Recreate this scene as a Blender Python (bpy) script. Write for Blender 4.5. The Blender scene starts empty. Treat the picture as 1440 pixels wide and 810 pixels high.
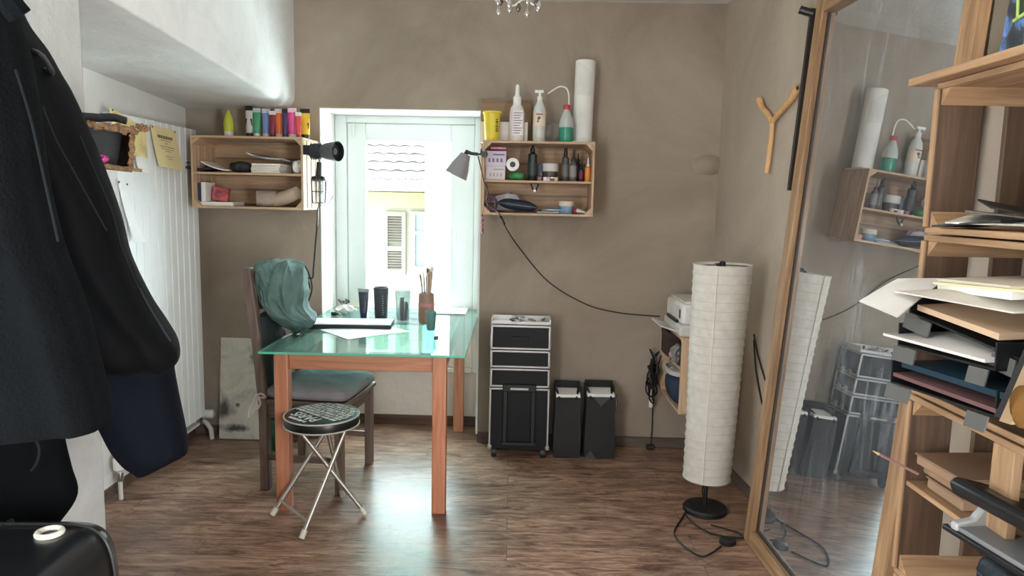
import bpy, bmesh, math, random
from math import sin, cos, pi, radians
from mathutils import Vector, Matrix, Euler, noise

random.seed(7)
SC = bpy.context.scene
COL = SC.collection

# ------------------------------------------------------------------ camera
F, PITCH, ROLL, EYE = 1000.0, radians(7), radians(1.2), 1.43      # focal length in pixels of the 1440x810 frame
cam_d = bpy.data.cameras.new('camera')
cam = bpy.data.objects.new('camera', cam_d); COL.objects.link(cam)
cam_d.sensor_width = 36; cam_d.lens = F / 1440 * 36; cam_d.clip_start = .02; cam_d.clip_end = 200
fwd = Vector((0, cos(PITCH), -sin(PITCH))); dwn = Vector((0, -sin(PITCH), -cos(PITCH)))
rgt = cos(ROLL) * Vector((1, 0, 0)) - sin(ROLL) * dwn
dn2 = sin(ROLL) * Vector((1, 0, 0)) + cos(ROLL) * dwn
m3 = Matrix((rgt, -dn2, -fwd)).transposed()
cam.matrix_world = Matrix.Translation((0, 0, EYE)) @ m3.to_4x4()
SC.camera = cam

# ------------------------------------------------------------------ light
SC.view_settings.view_transform = 'Standard'; SC.view_settings.look = 'None'
SC.view_settings.gamma = 1; SC.view_settings.use_curve_mapping = False
SC.view_settings.exposure = 0.46
W = bpy.data.worlds.new('sky'); SC.world = W; W.use_nodes = True
bg = W.node_tree.nodes['Background']; bg.inputs[0].default_value = (.86, .94, 1, 1); bg.inputs[1].default_value = 21.0
try:
    SC.cycles.use_denoising = True; SC.cycles.max_bounces = 10; SC.cycles.transparent_max_bounces = 16
    SC.cycles.sample_clamp_indirect = 6; SC.cycles.caustics_reflective = False; SC.cycles.caustics_refractive = False
except Exception: pass

def area(name, loc, target, sx, sy, watts, col, portal=False):
    d = bpy.data.lights.new(name, 'AREA'); d.shape = 'RECTANGLE'; d.size = sx; d.size_y = sy; d.energy = watts; d.color = col
    o = bpy.data.objects.new(name, d); COL.objects.link(o); o.location = loc
    o.rotation_euler = (Vector(target) - Vector(loc)).to_track_quat('-Z', 'Y').to_euler()
    if portal: d.cycles.is_portal = True
    return o
area('window_portal', (-.64, 4.47, 1.12), (-.64, 0, 1.12), .8, 1.6, 1, (1, 1, 1), True)
area('room_window_light', (1.33, .1, 1.15), (-1.3, .8, 1.7), 1.4, 1.6, 112, (.97, .99, 1))
area('left_fill_light', (-1.22, .45, 1.2), (1.2, 2.6, 1.5), 1.2, 1.6, 72, (.97, .99, 1))  # unseen fill lamp added on the left to lift the right wall
area('rear_fill_light', (.2, -2.1, 1.7), (.0, 4, 1.2), 2.2, 1.5, 8, (1, .97, .93))  # weak unseen fill lamp added behind the camera
# ------------------------------------------------------------------ pixel -> point on a real plane
def ray(px, py):
    v = Vector((px - 720, py - 405)); return rgt * v.x + dn2 * v.y + fwd * F
def onY(px, py, y): d = ray(px, py); return Vector((0, 0, EYE)) + d * (y / d.y)
def onZ(px, py, z): d = ray(px, py); return Vector((0, 0, EYE)) + d * ((z - EYE) / d.z)
def onX(px, py, x): d = ray(px, py); return Vector((0, 0, EYE)) + d * (x / d.x)
WY, WS = 4.09, -.025                       # the far wall: y = WY + WS*x
TH = math.atan(WS)
WU = Vector((cos(TH), sin(TH), 0)); WN = Vector((sin(TH), -cos(TH), 0))
def wallpt(u, off, z): return Vector((0, WY, 0)) + WU * u + WN * off + Vector((0, 0, z))
def onW(px, py, off):                      # -> (u, z) on the plane OFF metres in front of the far wall
    d = ray(px, py); o = Vector((0, 0, EYE)); p0 = wallpt(0, off, 0)
    t = (p0 - o).dot(WN) / d.dot(WN); p = o + d * t
    return (p - p0).dot(WU), p.z

# ------------------------------------------------------------------ mesh builder
class MB:
    def __init__(s): s.bm = bmesh.new()
    def _box(s, M, mi=0):
        vs = [s.bm.verts.new(M @ Vector(c)) for c in ((-.5,-.5,-.5),(.5,-.5,-.5),(.5,.5,-.5),(-.5,.5,-.5),(-.5,-.5,.5),(.5,-.5,.5),(.5,.5,.5),(-.5,.5,.5))]
        for f in ((3,2,1,0),(4,5,6,7),(0,1,5,4),(1,2,6,5),(2,3,7,6),(3,0,4,7)):
            s.bm.faces.new([vs[i] for i in f]).material_index = mi
        return s
    def box(s, c, d, rot=(0,0,0), mi=0):
        return s._box(Matrix.Translation(c) @ Euler(rot).to_matrix().to_4x4() @ Matrix.Diagonal((*d, 1)), mi)
    def bb(s, x0, x1, y0, y1, z0, z1, mi=0):
        return s.box(((x0+x1)/2, (y0+y1)/2, (z0+z1)/2), (abs(x1-x0), abs(y1-y0), abs(z1-z0)), mi=mi)
    def beam(s, a, b, w, h, up=(0,0,1)):
        a, b = Vector(a), Vector(b); z = (b-a).normalized(); x = Vector(up).cross(z)
        if x.length < 1e-4: x = Vector((1,0,0))
        x.normalize(); y = z.cross(x); R = Matrix((x, y, z)).transposed().to_4x4()
        return s._box(Matrix.Translation((a+b)/2) @ R @ Matrix.Diagonal((w, h, (b-a).length, 1)))
    def loft(s, rings, cap=True, closed=True, mi=0):
        R = [[s.bm.verts.new(p) for p in r] for r in rings]; n = len(R[0])
        for a, b in zip(R, R[1:]):
            for i in range(n if closed else n-1):
                j = (i+1) % n
                s.bm.faces.new((a[i], a[j], b[j], b[i])).material_index = mi
        if cap and closed:
            s.bm.faces.new(R[0][::-1]).material_index = mi; s.bm.faces.new(R[-1]).material_index = mi
        return s
    def lathe(s, prof, c=(0,0,0), seg=28, M=None, cap=True, mi=0):
        T = Matrix.Translation(c) @ (M.to_4x4() if M else Matrix())
        return s.loft([[T @ Vector((max(r, 1e-4)*cos(2*pi*i/seg), max(r, 1e-4)*sin(2*pi*i/seg), z)) for i in range(seg)] for r, z in prof], cap, True, mi)
    def cyl(s, a, b, r0, r1=None, seg=20):
        a, b = Vector(a), Vector(b); q = (b-a).to_track_quat('Z', 'Y').to_matrix()
        return s.lathe([(r0, 0), (r0 if r1 is None else r1, (b-a).length)], a, seg, q)
    def tube(s, pts, r, seg=8, closed=False):
        P = [Vector(p) for p in pts]; n = len(P); rings = []; prev = None
        for i, p in enumerate(P):
            t = ((P[(i+1) % n] - P[i-1]) if closed else (P[min(i+1, n-1)] - P[max(i-1, 0)])).normalized()
            if prev is None: x = t.orthogonal().normalized()
            else:
                x = prev - t*prev.dot(t); x = x.normalized() if x.length > 1e-6 else t.orthogonal().normalized()
            prev = x; y = t.cross(x); rr = r[i] if isinstance(r, (list, tuple)) else r
            rings.append([p + rr*(cos(2*pi*k/seg)*x + sin(2*pi*k/seg)*y) for k in range(seg)])
        if closed: rings.append(rings[0]); return s.loft(rings, False)
        return s.loft(rings)
    def prism(s, poly, ext):
        e = Vector(ext); a = [Vector(p) for p in poly]; return s.loft([a, [p+e for p in a]])
    def slab(s, q, t):                     # a thin sheet over four corners, t thick
        return s.prism(q, (0, 0, -t))
    def grid(s, fn, nu, nv, t):            # a sheet from fn(u, v), with thickness t along its normal
        G = [[Vector(fn(i/nu, j/nv)) for j in range(nv+1)] for i in range(nu+1)]
        def nrm(i, j):
            a = G[min(i+1,nu)][j]-G[max(i-1,0)][j]; b = G[i][min(j+1,nv)]-G[i][max(j-1,0)]
            return a.cross(b).normalized()
        A = [[s.bm.verts.new(G[i][j] + nrm(i,j)*t/2) for j in range(nv+1)] for i in range(nu+1)]
        B = [[s.bm.verts.new(G[i][j] - nrm(i,j)*t/2) for j in range(nv+1)] for i in range(nu+1)]
        for i in range(nu):
            for j in range(nv):
                s.bm.faces.new((A[i][j], A[i+1][j], A[i+1][j+1], A[i][j+1])); s.bm.faces.new((B[i][j], B[i][j+1], B[i+1][j+1], B[i+1][j]))
        for i in range(nu):
            s.bm.faces.new((A[i][0], B[i][0], B[i+1][0], A[i+1][0])); s.bm.faces.new((A[i][nv], A[i+1][nv], B[i+1][nv], B[i][nv]))
        for j in range(nv):
            s.bm.faces.new((A[0][j], A[0][j+1], B[0][j+1], B[0][j])); s.bm.faces.new((A[nu][j], B[nu][j], B[nu][j+1], A[nu][j+1]))
        return s
    def build(s, name, mat, parent=None, loc=None, rot=None, bevel=0, smooth=True, sub=0):
        bmesh.ops.recalc_face_normals(s.bm, faces=s.bm.faces)
        me = bpy.data.meshes.new(name); s.bm.to_mesh(me); s.bm.free()
        for m in (mat if isinstance(mat, (list, tuple)) else [mat]): me.materials.append(m)
        if smooth: me.shade_smooth(); me.set_sharp_from_angle(angle=radians(38))
        o = bpy.data.objects.new(name, me); COL.objects.link(o)
        if parent: o.parent = parent
        if loc is not None: o.location = loc
        if rot is not None: o.rotation_euler = rot
        if bevel:
            b = o.modifiers.new('bevel', 'BEVEL'); b.width = bevel; b.segments = 2; b.limit_method = 'ANGLE'; b.angle_limit = radians(40)
        if sub:
            b = o.modifiers.new('sub', 'SUBSURF'); b.levels = b.render_levels = sub
        return o

def spline(pts, n=8, closed=False):
    P = [Vector(p) for p in pts]; N = len(P); out = []
    for i in range(N if closed else N-1):
        g = (lambda k: P[k % N]) if closed else (lambda k: P[max(0, min(N-1, k))])
        p0, p1, p2, p3 = g(i-1), g(i), g(i+1), g(i+2)
        for k in range(n):
            t = k/n
            out.append(.5*((2*p1)+(-p0+p2)*t+(2*p0-5*p1+4*p2-p3)*t*t+(-p0+3*p1-3*p2+p3)*t**3))
    if not closed: out.append(P[-1])
    return out
def tag(o, label, cat, group=None):
    o['label'] = label; o['category'] = cat
    if group: o['group'] = group
    return o
def thing(name, label, cat, loc=(0,0,0), rz=0, group=None, rot=None):
    o = bpy.data.objects.new(name, None); COL.objects.link(o); o.empty_display_size = .05
    o.location = loc; o.rotation_euler = rot if rot else (0, 0, rz)
    return tag(o, label, cat, group)
def struct(o): o['kind'] = 'structure'; return o

# ------------------------------------------------------------------ materials
def S(h):                                   # sRGB hex -> linear
    c = [int(h[i:i+2], 16)/255 for i in (0, 2, 4)]
    return tuple(x/12.92 if x <= .04045 else ((x+.055)/1.055)**2.4 for x in c) + (1,)
def nodes(name):
    m = bpy.data.materials.new(name); m.use_nodes = True; nt = m.node_tree
    return m, nt, nt.nodes['Principled BSDF']
def N(nt, typ, **kw):
    n = nt.nodes.new(typ)
    for k, v in kw.items():
        if hasattr(n, k) and k not in n.inputs: setattr(n, k, v)
        else: n.inputs[k].default_value = v
    return n
def coords(nt, scale=(1,1,1), kind='Object'):
    tc = nt.nodes.new('ShaderNodeTexCoord'); mp = nt.nodes.new('ShaderNodeMapping')
    mp.inputs['Scale'].default_value = scale; nt.links.new(tc.outputs[kind], mp.inputs[0]); return mp.outputs[0]
def ramp(nt, fac, stops):
    r = nt.nodes.new('ShaderNodeValToRGB'); e = r.color_ramp.elements
    while len(e) < len(stops): e.new(.5)
    for el, (p, c) in zip(e, stops): el.position = p; el.color = c
    nt.links.new(fac, r.inputs[0]); return r.outputs[0]
def bump(nt, bs, h, strength, dist=.01):
    b = N(nt, 'ShaderNodeBump', Strength=strength, Distance=dist); nt.links.new(h, b.inputs['Height']); nt.links.new(b.outputs[0], bs.inputs['Normal'])
_c = {}
def M(col, rough=.55, metal=0, var=.08, scale=9, bmp=0, bsc=60, trans=0, alpha=1, sheen=0, coat=0, name=None, spec=.5):
    key = (col, rough, metal, var, scale, bmp, bsc, trans, alpha, sheen, coat, spec)
    if key in _c: return _c[key]
    m, nt, bs = nodes(name or 'mat_'+col); c = S(col)
    n = N(nt, 'ShaderNodeTexNoise', Scale=scale, Detail=4.0); nt.links.new(coords(nt), n.inputs[0])
    lo = tuple(x*(1-var) for x in c[:3])+(1,); hi = tuple(min(1, x*(1+var)) for x in c[:3])+(1,)
    nt.links.new(ramp(nt, n.outputs[0], [(.3, lo), (.7, hi)]), bs.inputs['Base Color'])
    bs.inputs['Roughness'].default_value = rough; bs.inputs['Metallic'].default_value = metal
    bs.inputs['Specular IOR Level'].default_value = spec
    if trans: bs.inputs['Transmission Weight'].default_value = trans
    if alpha < 1: bs.inputs['Alpha'].default_value = alpha
    if sheen: bs.inputs['Sheen Weight'].default_value = sheen
    if coat: bs.inputs['Coat Weight'].default_value = coat
    if bmp:
        b = N(nt, 'ShaderNodeTexNoise', Scale=bsc, Detail=5.0); nt.links.new(coords(nt), b.inputs[0]); bump(nt, bs, b.outputs[0], bmp)
    _c[key] = m; return m
def wood(c1, c2, axis='x', rough=.55, s=1.0, c3=None):
    key = ('wood', c1, c2, axis, rough, s)
    if key in _c: return _c[key]
    m, nt, bs = nodes('wood_'+c1)
    sc = {'x': (1.5, 22, 22), 'y': (22, 1.5, 22), 'z': (22, 22, 1.5)}[axis]
    co = coords(nt, tuple(v*s for v in sc))
    n = N(nt, 'ShaderNodeTexNoise', Scale=2.0, Detail=6.0, Roughness=.6, Distortion=.6); nt.links.new(co, n.inputs[0])
    nt.links.new(ramp(nt, n.outputs[0], [(.3, S(c1)), (.55, S(c2)), (.75, S(c3 or c2))]), bs.inputs['Base Color'])
    bs.inputs['Roughness'].default_value = rough; bump(nt, bs, n.outputs[0], .15, .004)
    _c[key] = m; return m
def plaster(name, c1, c2, c3, bsc=14, bst=.35, patch=1.3):
    m, nt, bs = nodes(name); co = coords(nt)
    n = N(nt, 'ShaderNodeTexNoise', Scale=patch, Detail=7.0, Roughness=.62, Distortion=.8); nt.links.new(co, n.inputs[0])
    nt.links.new(ramp(nt, n.outputs[0], [(.32, S(c1)), (.5, S(c2)), (.7, S(c3))]), bs.inputs['Base Color'])
    bs.inputs['Roughness'].default_value = .85; bs.inputs['Specular IOR Level'].default_value = .25
    b = N(nt, 'ShaderNodeTexNoise', Scale=bsc, Detail=8.0, Roughness=.65); nt.links.new(co, b.inputs[0]); bump(nt, bs, b.outputs[0], bst, .02)
    return m
def see_through(name, tint, fac, rough=.02, body=None, bw=0.0):   # clear sheet: tinted transparency under a Fresnel gloss
    m, nt, bs = nodes(name); out = nt.nodes['Material Output']; nt.nodes.remove(bs)
    t = N(nt, 'ShaderNodeBsdfTransparent', Color=S(tint)); base = t.outputs[0]
    if bw:
        d = N(nt, 'ShaderNodeBsdfDiffuse', Color=S(body)); x = N(nt, 'ShaderNodeMixShader', Fac=bw)
        nt.links.new(base, x.inputs[1]); nt.links.new(d.outputs[0], x.inputs[2]); base = x.outputs[0]
    g = N(nt, 'ShaderNodeBsdfGlossy', Roughness=rough); fr = nt.nodes.new('ShaderNodeFresnel'); ge = nt.nodes.new('ShaderNodeNewGeometry'); ml = N(nt, 'ShaderNodeMapRange'); ml.inputs['To Min'].default_value = fac; ml.inputs['To Max'].default_value = 1/fac; nt.links.new(ge.outputs['Backfacing'], ml.inputs['Value']); nt.links.new(ml.outputs[0], fr.inputs['IOR']); mx = nt.nodes.new('ShaderNodeMixShader')
    nt.links.new(fr.outputs[0], mx.inputs[0]); nt.links.new(base, mx.inputs[1]); nt.links.new(g.outputs[0], mx.inputs[2]); nt.links.new(mx.outputs[0], out.inputs[0])
    return m

TAUPE = plaster('taupe_plaster', '958879', 'a49788', 'b2a596', 10, .3)
LITTAUPE = plaster('lit_taupe_plaster', 'a79a8a', 'b4a797', 'c0b3a2', 10, .3)  # back wall taupe lightened: light on the right wall put into its colour
WHITE = plaster('white_plaster', 'dfded9', 'e8e7e3', 'eeeeea', 22, .25, 2.5)
ROUGHWHITE = plaster('rough_white_plaster', 'dcdbd8', 'e6e5e3', 'eeedeb', 18, .45, 3)
DIMWHITE = plaster('dimmed_white_plaster', 'b3b3b1', 'bdbdbb', 'c6c6c4', 18, .6, 3)  # white plaster greyed: weaker light on the near wall put into its colour
CREAM = plaster('cream_wall_paint', 'd8cfc6', 'e0d8d0', 'e6ded8', 12, .5, 2)
PVC = M('dfe3e1', .3, var=.02)
def floor_mat():
    m, nt, bs = nodes('dark_laminate')
    co = coords(nt, (1, 1, 1))
    br = N(nt, 'ShaderNodeTexBrick', Scale=1.0); br.offset = .37
    for k, v in (('Color1', (.25,.25,.25,1)), ('Color2', (.8,.8,.8,1)), ('Mortar', (0,0,0,1)), ('Mortar Size', .0012), ('Brick Width', 1.25), ('Row Height', .128), ('Bias', 0.0)): br.inputs[k].default_value = v
    nt.links.new(co, br.inputs[0])
    mp = nt.nodes.new('ShaderNodeMapping'); mp.inputs['Scale'].default_value = (1.7, 9, 1); tc = nt.nodes.new('ShaderNodeTexCoord'); nt.links.new(tc.outputs['Object'], mp.inputs[0])
    add = nt.nodes.new('ShaderNodeVectorMath'); add.operation = 'ADD'; nt.links.new(mp.outputs[0], add.inputs[0])
    sc = nt.nodes.new('ShaderNodeVectorMath'); sc.operation = 'SCALE'; sc.inputs['Scale'].default_value = 7; nt.links.new(br.outputs['Color'], sc.inputs[0]); nt.links.new(sc.outputs[0], add.inputs[1])
    g = N(nt, 'ShaderNodeTexNoise', Scale=2.2, Detail=10.0, Roughness=.74, Distortion=1.6); nt.links.new(add.outputs[0], g.inputs[0])
    n2 = N(nt, 'ShaderNodeTexNoise', Scale=2.6, Detail=6.0, Roughness=.7); mp2 = coords(nt, (.9, 2.2, 1)); nt.links.new(mp2, n2.inputs[0])
    c1 = ramp(nt, g.outputs[0], [(.32, S('402f28')), (.45, S('876756')), (.57, S('a98975')), (.74, S('c8a690'))])
    c2 = ramp(nt, n2.outputs[0], [(.34, (.55,.54,.55,1)), (.52, (.95,.93,.92,1)), (.7, (1.15,1.12,1.08,1))])
    mu = nt.nodes.new('ShaderNodeMix'); mu.data_type = 'RGBA'; mu.blend_type = 'MULTIPLY'; mu.inputs[0].default_value = 1
    nt.links.new(c1, mu.inputs[6]); nt.links.new(c2, mu.inputs[7])
    mu2 = nt.nodes.new('ShaderNodeMix'); mu2.data_type = 'RGBA'; mu2.blend_type = 'MULTIPLY'; mu2.inputs[0].default_value = 1
    se = ramp(nt, br.outputs['Fac'], [(0, (1,1,1,1)), (1, (.35,.33,.32,1))]); nt.links.new(mu.outputs[2], mu2.inputs[6]); nt.links.new(se, mu2.inputs[7])
    nt.links.new(mu2.outputs[2], bs.inputs['Base Color'])
    nt.links.new(ramp(nt, g.outputs[0], [(.3, (.30,.30,.30,1)), (.8, (.42,.42,.42,1))]), bs.inputs['Roughness'])
    bs.inputs['Specular IOR Level'].default_value = .38; bump(nt, bs, g.outputs[0], .06, .004); return m
FLOORM = floor_mat()
DARKWOOD = wood('3f2d25', '5b4336', 'x', .5, c3='6b5243')
SKIRT = wood('50463f', '675b53', 'x', .6, c3='766a60')
PALE = {a: wood('bd9c7c', 'd3b594', a, .6, c3='e0c7a9') for a in 'xyz'}
CRATE = {a: wood('ae8d70', 'c8aa8a', a, .6, c3='d8bea0') for a in 'xyz'}
SHELFW = {a: wood('8a6c50', 'ac8a68', a, .6, c3='c2a27e') for a in 'xyz'}
SHELFSHADE = {a: wood('46352a', '5d4838', a, .65, c3='715945') for a in 'xyz'}  # darker copy of the shelf wood: shade inside the crates put into colour
MIRW = {a: wood('7d5f45', 'a5825f', a, .5, c3='bc9b78') for a in 'xyz'}
PINE = {a: wood('a5684a', 'bd8062', a, .42, c3='c88e70') for a in 'xyz'}
GREYWOOD = {a: wood('55463f', '715f56', a, .5, c3='83726a') for a in 'xyz'}
BLACKP = M('16181a', .4); BLACKF = M('111417', .9, bmp=.4, bsc=160, sheen=.1); CHROME = M('b3afa6', .42, .9, .03)
ALU = M('c4c6c6', .35, .9, .05); PAPER = M('efeeea', .8, var=.03); WHITEP = M('ecebe6', .4, var=.03)
CARD = M('b08d6a', .85, var=.1, bmp=.2); CORR = M('7d6146', .95, var=.5, scale=90, bmp=.8, bsc=110); CABLE = M('131313', .5)

# ------------------------------------------------------------------ room shell
fl = MB(); fl.bb(-2.2, 1.75, -2.35, 4.75, -.06, 0); struct(fl.build('floor', FLOORM))
ce = MB(); ce.bb(-2.2, 1.75, -2.35, 4.75, 2.525, 2.6); struct(ce.build('ceiling', WHITE))
OX0, OX1, OZ = -1.112, -.188, 1.93           # niche opening in wall coordinates
wb = MB()
wb.bb(-2.05, OX0, 0, .42, 0, 2.53); wb.bb(OX1, 1.3, 0, .42, 0, 2.53); wb.bb(OX0, OX1, 0, .42, OZ, 2.53)
struct(wb.build('wall_back', TAUPE, loc=wallpt(0, 0, 0), rot=(0, 0, TH)))
t = MB(); t.bb(OX0, OX0+.006, -.004, .36, 0, OZ); t.bb(OX0, OX1, -.004, .36, OZ-.006, OZ); t.bb(OX1-.012, OX1, -.006, .36, .05, OZ)
struct(t.build('trim_1', WHITE, loc=wallpt(0, 0, 0), rot=(0, 0, TH)))
t = MB(); t.bb(OX0, OX1, .30, .42, 0, .345); struct(t.build('wall_under_window', CREAM, loc=wallpt(0, 0, 0), rot=(0, 0, TH)))
t = MB(); t.bb(OX0, OX1, .285, .30, 0, .062); struct(t.build('baseboard_niche', DARKWOOD, loc=wallpt(0, 0, 0), rot=(0, 0, TH), bevel=.004))
t = MB(); t.bb(-1.9, OX0, -.014, 0, 0, .06); t.bb(OX1, 1.15, -.014, 0, 0, .062); struct(t.build('baseboard_back', SKIRT, loc=wallpt(0, 0, 0), rot=(0, 0, TH), bevel=.004))
t = MB(); t.prism([(1.135, 4.3, 0), (1.513, -2.3, 0), (1.75, -2.3, 0), (1.75, 4.3, 0)], (0, 0, 2.53)); struct(t.build('wall_right', LITTAUPE))
t = MB(); t.prism([(1.149, 4.06, 0), (1.499, -2.05, 0), (1.485, -2.05, 0), (1.135, 4.06, 0)], (0, 0, .06)); struct(t.build('baseboard_right', SKIRT))
t = MB(); t.bb(-2.1, -1.88, 2.2, 4.3, 0, 2.53); struct(t.build('wall_left_alcove', WHITE))
t = MB(); t.bb(-2.1, -1.30, -2.3, 2.2, 0, 2.53); struct(t.build('wall_left', DIMWHITE, bevel=.012))
t = MB()                                      # the boxed soffit over the alcove, its lower edge rounded and rising a little towards the room
rings = []
for y in (4.16, 4.0, 3.8, 3.55, 3.2, 2.7, 2.19):
    zb = 1.915 + .055*(4.1-y); k = .012 + .07*max(0, (y-3.3)/.86)**1.5
    rings.append([(-1.9, y, 2.53), (-1.9, y, zb)] + [(-1.25-k+k*sin(a), y, zb+k-k*cos(a)) for a in [i*pi/12 for i in range(7)]] + [(-1.25, y, 2.53)])
t.loft(rings); struct(t.build('wall_left_soffit', ROUGHWHITE))
t = MB(); t.bb(-1.88, -1.868, 2.3, 4.1, 0, .05); struct(t.build('baseboard_left', DARKWOOD))
t = MB(); t.bb(-2.1, 1.75, -2.4, -2.25, 0, 2.53); struct(t.build('wall_front', TAUPE))
lump = MB()                                   # plastered-over pipe stub in the corner
u, z = onW(996, 232, .0)
lump.lathe([(.11, 0), (.10, .005), (.08, .02), (.05, .038), (.02, .045), (.002, .046)], (0, 0, 0), 28, Matrix.Rotation(radians(90), 3, 'X') @ Matrix.Diagonal((1, .62, 1)))
struct(lump.build('trim_2', TAUPE, loc=wallpt(u, -.01, z), rot=(0, 0, TH)))

eb = MB()                                     # unseen outside of this house, added to shade the house across the street
for q in ((-9, -2.11, 4.5, 4.7, -4, 10), (1.76, 9, 4.5, 4.7, -4, 10), (-2.11, 1.76, 4.53, 4.73, 2.0, 10), (-2.11, 1.76, 4.53, 4.73, -4, 0), (-2.11, -1.25, 4.53, 4.73, 0, 2.0), (-.1, 1.76, 4.53, 4.73, 0, 2.0)): eb.bb(*q)
struct(eb.build('wall_outside', M('d5cfc2', .9, bmp=.2)))

# ------------------------------------------------------------------ window (one casement) in the niche
w = thing('window_1', 'white casement window with one tall pane at the end of the niche', 'window', wallpt(0, 0, 0), TH); struct(w)
f = MB(); y0, y1 = .285, .35; gx0, gx1, gz0, gz1 = -1, -.4, .44, 1.775
gx0, gx1 = onW(516, 300, -.33)[0], onW(634, 300, -.33)[0]
fx0, fx1 = OX0+.008, OX1-.012
f.bb(fx0, fx0+.07, y0, y1, .345, OZ-.006); f.bb(fx1-.05, fx1, y0, y1, .345, OZ-.006); f.bb(fx0+.07, fx1-.05, y0, y1, OZ-.05, OZ-.006); f.bb(fx0+.07, fx1-.05, y0, y1, .345, .375)
f.build('window_frame', PVC, w, bevel=.004)
s_ = MB(); ys = .30
s_.bb(fx0+.07, gx0, ys, .36, .375, OZ-.05); s_.bb(gx1, fx1-.05, ys, .36, .375, OZ-.05); s_.bb(gx0, gx1, ys, .36, gz1, OZ-.05); s_.bb(gx0, gx1, ys, .36, .375, gz0)
s_.build('sash', PVC, w, bevel=.006)
p = MB(); p.bb(gx0-.005, gx1+.005, .328, .334, gz0-.005, gz1+.005); p.build('pane', see_through('window_glass', 'f4fbfa', 1.25, 0), w)
g = MB(); hu, hz = onW(641, 322, -.29); g.bb(hu-.012, hu+.012, .288, .30, hz-.045, hz+.03); g.tube([(hu, .29, hz), (hu, .262, hz), (hu+.004, .258, hz-.03), (hu+.004, .258, hz-.11)], .008, 10)
g.build('handle', PVC, w)
h = MB(); u, z = onW(497, 182, -.29); h.cyl((u, .283, z-.04), (u, .283, z+.035), .007); h.build('hinge', PVC, w)

# ------------------------------------------------------------------ the house across the street
hs = thing('neighbour_house', 'pale yellow house across the street seen through the window pane', 'house', (0, 12, -3))
Yh = 12
def hp(px, py, y=Yh): v = onY(px, py, y); return v - Vector((0, 12, -3))
a = MB(); e = hp(515, 268).z
a.bb(-7, 5, .02, .5, 0, e); a.build('wall', M('6e6b5e', .9, var=.05, bmp=.2), hs)
a = MB(); zt = hp(560, 292).z; a.bb(-7, 5, -.03, .02, zt, e-.02); a.build('fascia_band', M('7c744c', .9), hs)
a = MB(); a.bb(-7, 5, -.45, .02, e, e+.06); a.tube([(x, -.5, e+.08) for x in (-7, 0, 5)], .09, 14); a.build('gutter', M('4c4a4a', .6), hs)
a = MB(); yb, zb = -.45, e+.13; rows = 13
for r in range(rows):
    y_, z_ = yb+r*.30, zb+r*.155
    fnr = lambda uu, vv, y_=y_, z_=z_: (-6+10*uu, y_+.34*vv, z_+.035+.165*vv+.03*abs(sin(uu*10*pi/.22))*(1-.4*vv))
    a.grid(fnr, 360, 1, .015)
a.build('roof', M('3c3533', .9, var=.4, scale=5), hs)
def shutter(px0, py0, px1, py1):
    p0, p1 = hp(px0, py0), hp(px1, py1); b = MB(); x0, x1, z0, z1 = p0.x, p1.x, p1.z, p0.z; zm = z0+.42*(z1-z0)
    for xa, xb in ((x0, x0+.07), (x1-.07, x1)): b.bb(xa, xb, -.05, 0, z0, z1)
    for za, zb_ in ((z0, z0+.1), (zm-.04, zm+.04), (z1-.08, z1)): b.bb(x0+.07, x1-.07, -.05, 0, za, zb_)
    k = z0+.1
    while k < z1-.09:
        if abs(k-zm) > .06: b.box(((x0+x1)/2, -.025, k+.02), (x1-x0-.13, .05, .008), (radians(40), 0, 0))
        k += .045
    s = b.build('shutter', M('4d4640', .7), hs); s['label'] = 'louvred grey brown shutter'
shutter(540, 297, 571, 387); 
def far_window(px0, py0, px1, py1):
    p0, p1 = hp(px0, py0), hp(px1, py1); b = MB(); x0, x1, z0, z1 = p0.x, p1.x, p1.z, p0.z; xm = x0+.62*(x1-x0)
    for xa, xb in ((x0, x0+.09), (xm-.09, xm+.09), (x1-.09, x1)): b.bb(xa, xb, -.03, .01, z0, z1)
    for za in (z0, z0+.6*(z1-z0), z1-.06): b.bb(x0+.09, xm-.09, -.03, .01, za, za+.06); b.bb(xm+.09, x1-.09, -.03, .01, za, za+.06)
    fr = b.build('window', M('6a5650', .6), hs)
    c = MB(); c.bb(x0, x1, .004, .016, z0, z1); c.build('pane', M('4e6066', .15), fr)
far_window(577, 297, 622, 380)
a = MB(); p0 = hp(607, 180); p1 = hp(606, 440); a.bb(p1.x, p1.x+1.5, -.9, -.3, 0, p0.z+.2); a.build('bright_streak', M('a3a3a0', .8), hs)  # pale block standing for the bright streak reflected in the window
a = MB(); p0 = hp(598, 378, 11); p1 = hp(634, 428, 11); a.bb(p0.x, p1.x+.6, -1.3, -.92, p1.z-1.5, p0.z); a.build('balcony_front', M('6c8288', .7), hs)

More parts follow.
